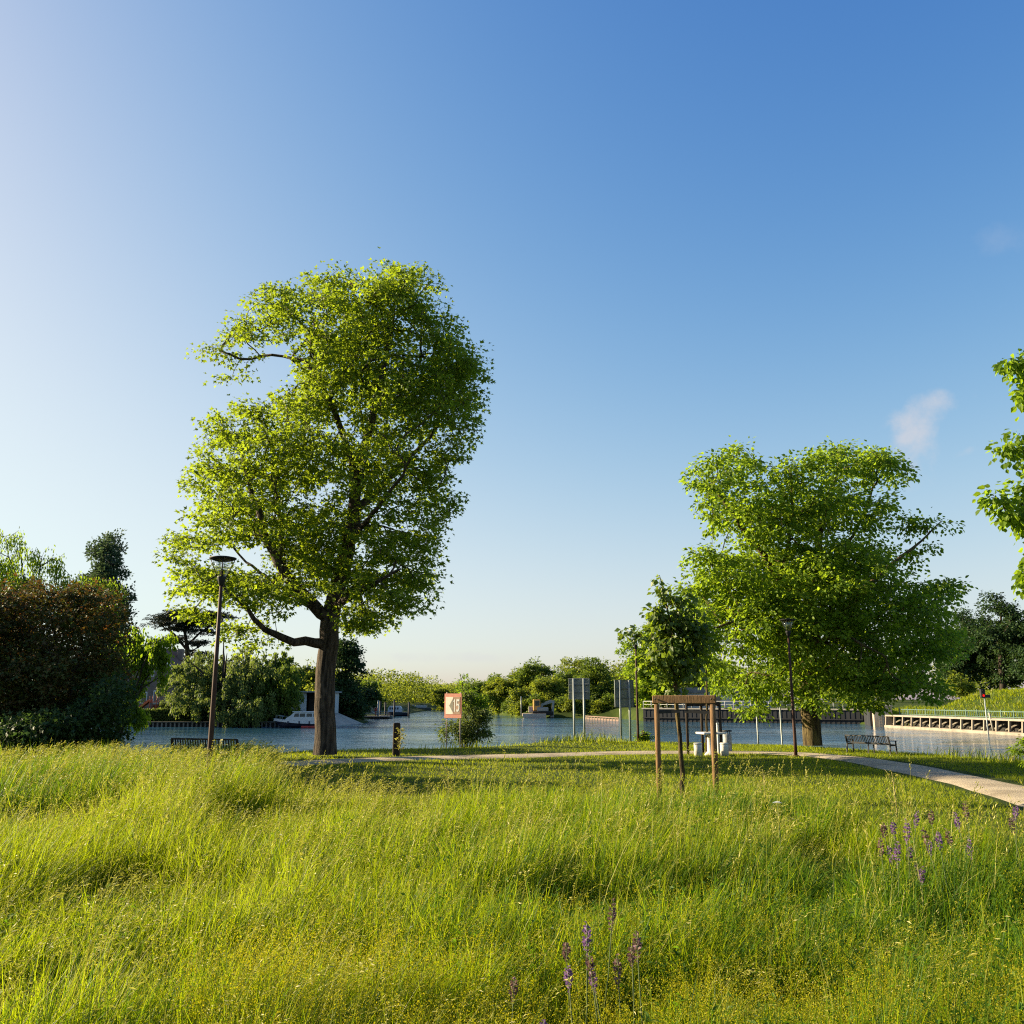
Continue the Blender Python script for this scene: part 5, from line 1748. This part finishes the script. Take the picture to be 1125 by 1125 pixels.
# cars parked on the embankment road
def car(name, label, px, Y, rot, mat):
    x = W(px, 757, Y)[0]
    f = np.array([x, Y, hgt(x, Y)])
    t = thing(name, label, "car", f, rot, "cars parked along the embankment road")
    body = [(-2.05, .32), (2.05, .32), (2.12, .55), (2.0, .82), (1.15, .93), (.55, 1.40), (-.95, 1.45), (-1.75, 1.0), (-2.1, .9), (-2.14, .55)]
    build("body", [prism(body, -.82, .82)], mat, t)
    for s in (-1, 1):
        build("window", [prism([(.95, .95), (.48, 1.34), (-.15, 1.37), (-.15, .95)], s * .822, s * .835), prism([(-.22, .95), (-.22, 1.37), (-.92, 1.38), (-1.5, 1.0)], s * .822, s * .835)], m_window, t)
    build("windscreen", [bar((1.13, 0, .96), (.58, 0, 1.385), 1.45, .02)], m_window, t)
    for wx in (-1.3, 1.3):
        for s in (-1, 1):
            l_ = lathe([(.0, -.1), (.30, -.1), (.32, -.06), (.32, .06), (.30, .1), (.0, .1)], 18)
            V = np.stack([l_[0][:, 0] + wx, l_[0][:, 2] + s * .78, l_[0][:, 1] + .32], 1)
            wh = build("wheel", [(V, l_[1], 0, True)], m_black, t)
            l_ = lathe([(.0, -.115), (.19, -.115), (.19, .115), (.0, .115)], 12)
            build("rim", [(np.stack([l_[0][:, 0] + wx, l_[0][:, 2] + s * .78, l_[0][:, 1] + .32], 1), l_[1], 0, True)], m_steel, wh)
    for s in (-1, 1):
        build("headlight", [box((2.06, s * .6, .68), (.1, .32, .14), .02)], m_white, t)


car("parked_car", "white car roof showing over the embankment at the right edge", 1117, 101, rad(172), m_white)
car("parked_car", "blue grey car roof showing over the embankment left of the white one", 1089, 105, rad(175), surf("blue_grey_car_paint", (.20, .25, .32), (.26, .31, .38), 1, .3, spec=.6))
# ================================================================== GRASS AND FLOWERS
rg = np.random.default_rng(900)
m_gr = leafmat("meadow_blade", [(0, (0.048, 0.092, 0.003)), (0.45, (0.108, 0.168, 0.004)), (0.9, (0.18, 0.212, 0.006)), (1, (0.29, 0.265, 0.03))], (0.39, 0.48, 0.008), 0.44, rough=0.55, spec=0.18)
m_gr_dk = leafmat("meadow_deep_blade", [(0, (0.022, 0.06, 0.004)), (1, (0.062, 0.13, 0.006))], (0.16, 0.30, 0.010), 0.38, rough=0.55, spec=0.18)
m_straw = leafmat("seed_head_straw", [(0, (0.20, 0.205, 0.02)), (0.65, (0.31, 0.295, 0.04)), (1, (0.56, 0.50, 0.20))], (0.44, 0.43, 0.05), 0.35, rough=0.5)
m_gal = leafmat("bedstraw_yellow", [(0, (0.15, 0.17, 0.006)), (0.6, (0.24, 0.235, 0.008)), (1, (0.36, 0.30, 0.012))], (0.46, 0.42, 0.01), 0.42, rough=0.6)
m_lawn = leafmat("lawn_blade", [(0, (0.07, 0.112, 0.004)), (0.6, (0.13, 0.178, 0.006)), (1, (0.19, 0.215, 0.008))], (0.42, 0.48, 0.010), 0.44, rough=0.5)


def blades(B, h, w, az, lean, curve, face, K=3, m=0):
    """bent ribbons rising from B"""
    n = len(B)
    t = np.linspace(0, 1, K + 1)
    dirv = np.stack([np.cos(az), np.sin(az), np.zeros(n)], 1)
    side = np.stack([np.cos(face), np.sin(face), np.zeros(n)], 1)
    rows = []
    for i, ti in enumerate(t):
        out_ = lean * ti + curve * ti * ti
        up_ = ti * (1 - 0.30 * (np.abs(lean) + np.abs(curve)) * ti)
        c = B + dirv * (h * out_)[:, None]
        c[:, 2] += h * up_
        if i < K:
            hw_ = (w * 0.5 * (1 - 0.75 * ti ** 1.6))[:, None]
            rows += [c - side * hw_, c + side * hw_]
        else:
            rows.append(c)
    k = 2 * K + 1
    V = np.stack(rows, 1).reshape(-1, 3)
    f = []
    for i in range(K - 1):
        f += [(2 * i, 2 * i + 1, 2 * i + 3), (2 * i, 2 * i + 3, 2 * i + 2)]
    f.append((2 * K - 2, 2 * K - 1, 2 * K))
    F = ((np.arange(n) * k)[:, None, None] + np.array(f)[None]).reshape(-1, 3)
    tip = rows[-1]
    tipd = rows[-1] - (rows[-2] + rows[-3]) / 2
    if np.ndim(m):
        m = np.repeat(m, len(f))
    return (V, F, m, False), tip, unit(tipd)


def fan(n, y0, y1, k=0.66, pad=0.7):
    Y = rg.uniform(y0, y1, n)
    X = rg.uniform(-1, 1, n) * (k * Y + pad)
    return X, Y


EX = np.array([-40, -14, -9, -6.0, -5.0, -3.6, -2, 0, 1.6, 2.6, 3.6, 4.8, 6.2, 9, 14])
EY = np.array([25, 24.5, 24.5, 23.5, 18, 15.2, 14.6, 14.6, 14.9, 15.4, 14.6, 11.6, 9.4, 7.2, 3])


def edge(X):
    return np.interp(X, EX, EY) + 1.3 * (vnoise(X, X * .3, 1.7) - .5)


def tall(X, Y):
    """how high the meadow stands at a place, 0..1.3"""
    a = 0.58 + 0.52 * vnoise(X, Y, 1.6) + 0.55 * (vnoise(X + 31, Y, .5) - .5) + 0.45 * (vnoise(X + 77, Y + 5, .24) - .5)
    hole = sstep(.57, .74, vnoise(X + 13, Y + 7, .95))
    a = a * (1 - .70 * hole)
    a = a * (1 + .72 * sstep(8, 13, Y) * sstep(-2.5, -4.5, X))
    e = edge(X) - Y
    a = a * (0.55 + 0.45 * sstep(0, 1.6, e))
    lim = np.clip((1.7 - Y * 43 / 980 - height(X, Y)) / .60, .25, 2)    # nobody mows at the left bank, but it stays below the water line
    return np.where((Y > 13.5), np.minimum(a, lim), a)


parts = []
N = 460000
X, Y = fan(N, 1.7, 24.5)
keep = (Y < edge(X)) & (sdist(X, Y, NEAR) > .2) & (path_dist(X, Y) > 1.05)
X, Y = X[keep], Y[keep]
n = len(X)
ht = tall(X, Y)
B = np.stack([X, Y, height(X, Y) - .01], 1)
h = .62 * ht * rg.uniform(.45, 1.1, n)
w = (.0046 + .00045 * Y) * rg.uniform(.6, 1.4, n)
az = np.where(rg.random(n) < .55, rg.normal(-.25, .9, n), rg.random(n) * 6.3)   # leans mostly to the right, with the breeze
dk = (vnoise(X + 50, Y + 20, 2.3) + .25 * rg.normal(size=n)) > .55
p, tip, td = blades(B, h, w, az, rg.uniform(.02, .36, n) + .35 * (rg.random(n) < .2), rg.uniform(.0, .8, n) ** 1.6, rg.random(n) * PI, 3, np.where(dk, 1, 0))
parts.append(p)

# flowering stems with nodding pale heads
N = 42000
X, Y = fan(N, 1.9, 24)
keep = (Y < edge(X) + .3) & (sdist(X, Y, NEAR) > .2) & (path_dist(X, Y) > 1.1)
pale = np.exp(-((X + 6.3) / 2.6) ** 2 - ((Y - 13.2) / 2.0) ** 2)      # the straw coloured patch at the left
keep &= rg.random(N) < np.clip(.10 + .30 * sstep(.4, .72, vnoise(X + 5, Y + 40, 2.6)) + pale + .30 * sstep(.2, -2.0, X), 0, 1)
X, Y = X[keep], Y[keep]
n = len(X)
ht = tall(X, Y)
h = np.clip(.80 * ht * rg.uniform(.75, 1.12, n) + .05, .2, 1.02)
h = np.where(Y > 13.5, np.minimum(h, np.maximum(.25, 1.7 - Y * rg.uniform(37, 47, n) / 980 - height(X, Y))), h)
B = np.stack([X, Y, height(X, Y)], 1)
az = rg.normal(-.2, .7, n)
p, tip, td = blades(B, h, .0020 + .00022 * Y, az, rg.uniform(.05, .30, n), rg.uniform(.05, .35, n), rg.random(n) * PI, 3, 2)
parts.append(p)
M = 10
q = np.tile(np.linspace(0, 1, M), n)
big = np.repeat(rg.uniform(.6, 1.4, n), M)
Yr_ = np.repeat(Y, M)
T_, D_ = np.repeat(tip, M, 0), np.repeat(td, M, 0)
hd2 = np.repeat(np.stack([np.cos(az), np.sin(az), np.zeros(n)], 1), M, 0)
sp = T_ - D_ * (q * .11 * big)[:, None] + hd2 * ((1 - q) ** 1.5 * .04 * big)[:, None] + rg.normal(0, .008, (n * M, 3)) - np.array([0, 0, 1.0]) * ((1 - q) ** 2 * .022 * big)[:, None]
dd = D_ * .8 + hd2 * .7 + rg.normal(0, .38, (n * M, 3)) - np.array([0, 0, .35])
parts.append(leaf_part(sp, dd, rg.normal(0, 1, (n * M, 3)), (.014 + .0013 * Yr_) * big * rg.uniform(.6, 1.4, n * M), 'kite', .24, 2))

# frothy yellow bedstraw in drifts
N = 34000
X, Y = fan(N, 1.8, 11)
c = 1.3 * np.exp(-((X + .85) / .55) ** 2 - ((Y - 4.7) / .9) ** 2) + .9 * np.exp(-((X - .1) / .9) ** 2 - ((Y - 4.1) / 1.1) ** 2) + .55 * np.exp(-((X - 1.2) / .8) ** 2 - ((Y - 4.4) / 1.3) ** 2) + .2 * np.exp(-((X - 2.2) / .9) ** 2 - ((Y - 4.2) / 1.6) ** 2) \
    + .25 * sstep(.55, .75, vnoise(X + 70, Y + 11, 1.9)) * sstep(-2.5, .5, X)
keep = (rg.random(N) < c) & (Y < edge(X))
X, Y = X[keep], Y[keep]
n = len(X)
h = .60 * rg.uniform(.6, 1.15, n) * np.clip(tall(X, Y), .6, 1.1)
B = np.stack([X, Y, height(X, Y)], 1)
p, tip, td = blades(B, h, np.full(n, .003), rg.random(n) * 6.3, rg.uniform(0, .2, n), rg.uniform(0, .15, n), rg.random(n) * PI, 3, 0)
parts.append(p)
M = 70
q = np.repeat(rg.random((n, M)) ** 1.1, 1, 0).ravel()
T_, D_ = np.repeat(tip, M, 0), np.repeat(td, M, 0)
rr_ = .012 + .05 * q
sp = T_ - D_ * (q * .30)[:, None] + rg.normal(0, 1, (n * M, 3)) * rr_[:, None] * [.8, .8, .5]
parts.append(leaf_part(sp, rg.normal(0, 1, (n * M, 3)) + [0, 0, .5], rg.normal(0, 1, (n * M, 3)), (.0036 + .0008 * np.repeat(Y, M)) * rg.uniform(.6, 1.4, n * M), 'kite', .75, 3))

# a few stems that stand above the rest
n = 150
X, Y = fan(n * 3, 6, 15.5)
k_ = Y < edge(X) + .2
X, Y = X[k_], Y[k_]
n = len(X)
B = np.stack([X, Y, height(X, Y)], 1)
p, tip, td = blades(B, rg.uniform(.75, 1.08, n), np.full(n, .005), rg.normal(.4, 1.2, n), rg.uniform(.0, .25, n), rg.uniform(.0, .3, n), rg.random(n) * PI, 3, 2)
parts.append(p)
M = 12
T_, D_ = np.repeat(tip, M, 0), np.repeat(td, M, 0)
sp = T_ - D_ * (np.tile(np.linspace(0, .16, M), n))[:, None] + rg.normal(0, .007, (n * M, 3))
parts.append(leaf_part(sp, D_ + rg.normal(0, .35, (n * M, 3)), rg.normal(0, 1, (n * M, 3)), .035 * rg.uniform(.6, 1.2, n * M), 'kite', .35, 2))
# dry bent stalks left from last year
n = 2200
X, Y = fan(n * 2, 2, 16)
k_ = (Y < edge(X)) & (vnoise(X + 60, Y + 33, 1.1) > .42)
X, Y = X[k_], Y[k_]
n = len(X)
B = np.stack([X, Y, height(X, Y) + .12 * rg.random(n)], 1)
p, tip, td = blades(B, rg.uniform(.35, .75, n) * np.clip(tall(X, Y), .4, 1.1), .0035 + .0002 * Y, rg.normal(-.1, .9, n), rg.uniform(.1, .9, n), rg.uniform(-.2, .6, n), rg.random(n) * PI, 3, 2)
parts.append(p)
# broad green weeds low in the sward
n = 5200
X, Y = fan(n, 2, 12)
k_ = (Y < edge(X)) & (vnoise(X + 90, Y + 3, 1.3) > .55)
X, Y = X[k_], Y[k_]
n = len(X)
B = np.stack([X, Y, height(X, Y)], 1)
M = 6
hh = np.repeat(.42 * tall(X, Y), M) * rg.uniform(.5, 1.15, n * M)
a = rg.random(n * M) * 6.3
P = np.repeat(B, M, 0) + np.stack([np.cos(a) * .03, np.sin(a) * .03, hh], 1)
parts.append(leaf_part(P, np.stack([np.cos(a), np.sin(a), rg.uniform(-.2, .9, n * M)], 1), np.array([0, 0, 1.0]) + rg.normal(0, .4, (n * M, 3)), .050 * rg.uniform(.6, 1.3, n * M), 'kite', .40, 1))
build("meadow_grass", parts, [m_gr, m_gr_dk, m_straw, m_gal], kind='stuff')

# ---- mown lawn
N = 330000
Y = rg.uniform(8.5, 41, N)
X = rg.uniform(-1, 1, N) * (.66 * Y + 1)
X = np.where(rg.random(N) < .25, rg.uniform(2, 22, N), X)
s = sdist(X, Y, NEAR)
keep = (Y > edge(X) - .8) & (s > -.2) & (path_dist(X, Y) > .86 + .12 * rg.random(N)) & (X > -11)
X, Y = X[keep], Y[keep]
n = len(X)
B = np.stack([X, Y, height(X, Y) - .01], 1)
hl = (.045 + .05 * vnoise(X, Y, 2.2)) * rg.uniform(.6, 1.5, n)
p, tip, td = blades(B, hl, .007 + .00035 * Y, rg.random(n) * 6.3, rg.uniform(0, .5, n), rg.uniform(0, .5, n), rg.random(n) * PI, 1, 0)
build("lawn_grass", [p], m_lawn, kind='stuff')

# ---- rough grass along the banks
N = 60000
Y = rg.uniform(14, 41, N)
X = rg.uniform(-13, 24, N)
s = sdist(X, Y, NEAR)
dens = sstep(1.9, .3, s) * .35 + sstep(.2, 2.2, X - np.interp(Y, [14, 20, 24, 27, 31], [11.5, 11.6, 11.2, 11.8, 13.0])) * (X > 9.5) * (Y < 32) * .8
mound = np.exp(-((X - 2.6) / 2.2) ** 2 - ((Y - 35.2) / 1.7) ** 2) + .8 * np.exp(-((X + 2.0) / 1.7) ** 2 - ((Y - 33.4) / 1.1) ** 2)
tr_ = np.exp(-((X - foot1[0]) / .9) ** 2 - ((Y - foot1[1]) / .8) ** 2)
dens = dens + mound + .5 * tr_
keep = (s > -.6) & (rg.random(N) < dens) & (path_dist(X, Y) > 1.15)
X, Y, mound, tr_ = X[keep], Y[keep], mound[keep], tr_[keep]
n = len(X)
B = np.stack([X, Y, height(X, Y) - .01], 1)
hb = (.12 + .34 * sstep(10, 12.5, X) * (Y < 32) + .32 * mound + .1 * tr_) * rg.uniform(.4, 1.15, n) * (.6 + .8 * vnoise(X + 8, Y, 1.4))
p, tip, td = blades(B, hb, .009 + .0004 * Y, rg.normal(-.2, 1.3, n), rg.uniform(0, .35, n), rg.uniform(0, .5, n), rg.random(n) * PI, 2, (rg.random(n) < .12).astype(int) * 1)
build("bank_grass", [p], [m_lawn, m_straw], kind='stuff')

# ---- long grass on the far embankment
N = 60000
Y = rg.uniform(50, 118, N)
X = rg.uniform(42, 70, N)
s = sdist(X, Y, RIGHT)
keep = (s > 2.5) & (s < 12.5) & (X < .64 * Y + 2)
X, Y = X[keep], Y[keep]
n = len(X)
B = np.stack([X, Y, height(X, Y) - .03], 1)
p, tip, td = blades(B, .42 * rg.uniform(.5, 1.3, n) * (.6 + .8 * vnoise(X, Y, 3)), np.full(n, .07), rg.random(n) * 6.3, rg.uniform(0, .4, n), rg.uniform(0, .5, n), rg.random(n) * PI, 2, (rg.random(n) < .08).astype(int))
build("embankment_grass", [p], [m_lawn, m_straw], kind='stuff')

# ---- purple sage, white flower
m_sage = leafmat("sage_purple", [(0, (0.13, 0.07, 0.15)), (0.6, (0.20, 0.11, 0.27)), (1, (0.26, 0.16, 0.22))], (0.30, 0.17, 0.36), 0.4)
m_sage_dry = leafmat("sage_faded", [(0, (0.12, 0.08, 0.06)), (0.7, (0.20, 0.13, 0.11)), (1, (0.18, 0.10, 0.2))], (0.24, 0.14, 0.12), 0.3)
m_stem = surf("flower_stem", (0.05, 0.08, 0.015), (0.08, 0.11, 0.02), 8, 0.7)


def sage(px, py, Y, lpx, label, group, mat, seed):
    """a flower spike whose tip shows at px, py"""
    r = np.random.default_rng(seed)
    tip_ = W(px, py, Y)
    lean = r.normal(0, .035, 2)
    foot = np.array([tip_[0] - lean[0] * 2, tip_[1] - lean[1] * 2, 0])
    foot[2] = hgt(foot[0], foot[1])
    v = tip_ - foot
    L = lpx / FPX * Y * 1.35
    t = thing("sage_flower", label, "flower", foot, 0, group)
    build("stem", [tube([(0, 0, 0), v * .5 + [0.01, 0, 0], v], [.004, .0035, .002], 6)], m_stem, t)
    n = 80
    q = r.random(n)
    a = r.random(n) * 2 * PI
    u = unit(v[None])[0]
    rr = .003 + (.0105 if Y < 5.5 else .0145) * np.sin(np.clip(q * 1.1, 0, 1) * PI) ** .7
    lay = np.round(q * 7) / 7 + r.normal(0, .02, n)
    P = v - u * (lay * L)[:, None] + np.stack([np.cos(a) * rr * .4, np.sin(a) * rr * .4, r.normal(0, .003, n)], 1)
    D = np.stack([np.cos(a), np.sin(a), r.uniform(.1, .9, n)], 1)
    build("flower_spike", [leaf_part(P, D, r.normal(0, 1, (n, 3)), rr * 1.2 + .005, 'kite', .7)], mat, t)


gA, gB = "purple sage in the meadow's right", "purple sage in the near meadow"
lA, lB = "purple sage spike in the clump at the meadow's right near the path", "purple sage spike in the loose clump at the bottom middle of the meadow"
far_sage = [(970, 905, 12), (981, 902, 14), (996, 901, 22), (967, 922, 14), (976, 930, 14), (986, 926, 18), (1014, 910, 16), (1008, 892, 14), (1030, 915, 14), (1040, 912, 14), (1021, 924, 12), (1049, 893, 14),
            (1060, 881, 15), (1064, 920, 18), (1116, 886, 12), (1110, 897, 14), (1006, 947, 18), (1013, 953, 12), (1022, 890, 12), (1000, 930, 14)]
for k, (x, y, l) in enumerate(far_sage):
    sage(x, y, 7.3 + .4 * math.sin(k * 2.1) + (y < 900) * .9, l, lA, gA, m_sage if k % 3 else m_sage_dry, 7000 + k)
near_sage = [(643, 1010, 24, 0), (620, 1032, 14, 1), (622, 1058, 18, 0), (645, 1042, 24, 1), (672, 985, 26, 1), (676, 1045, 24, 1), (697, 1020, 22, 1), (563, 1072, 16, 1), (648, 1062, 16, 0), (692, 1036, 14, 1),
             (595, 1118, 14, 0)]
for k, (x, y, l, dry) in enumerate(near_sage):
    sage(x + 2, y + 4, 4.3 + .25 * math.sin(k * 1.7) + (y < 1000) * .4, l * .95, lB, gB, m_sage_dry if dry else m_sage, 7100 + k)
p = W(854, 882, 8.8)
f = np.array([p[0], p[1], hgt(p[0], p[1])])
t = thing("white_flower", "single white flower head standing in the meadow below the timber guard", "flower", f)
build("stem", [tube([(0, 0, 0), (.01, 0, .4), p - f], [.004, .004, .003], 6)], m_stem, t)
a = np.linspace(0, 2 * PI, 40, endpoint=False)
q = np.tile([.3, .7, 1.0, .85], 10)
P = (p - f) + np.stack([np.cos(a) * q * .03, np.sin(a) * q * .03, .012 - .015 * q], 1)
build("flower_head", [leaf_part(P, np.stack([np.cos(a), np.sin(a), np.full(40, .2)], 1), np.tile([0, 0, 1.0], (40, 1)), np.full(40, .02), 'kite', .8)], m_white, t)
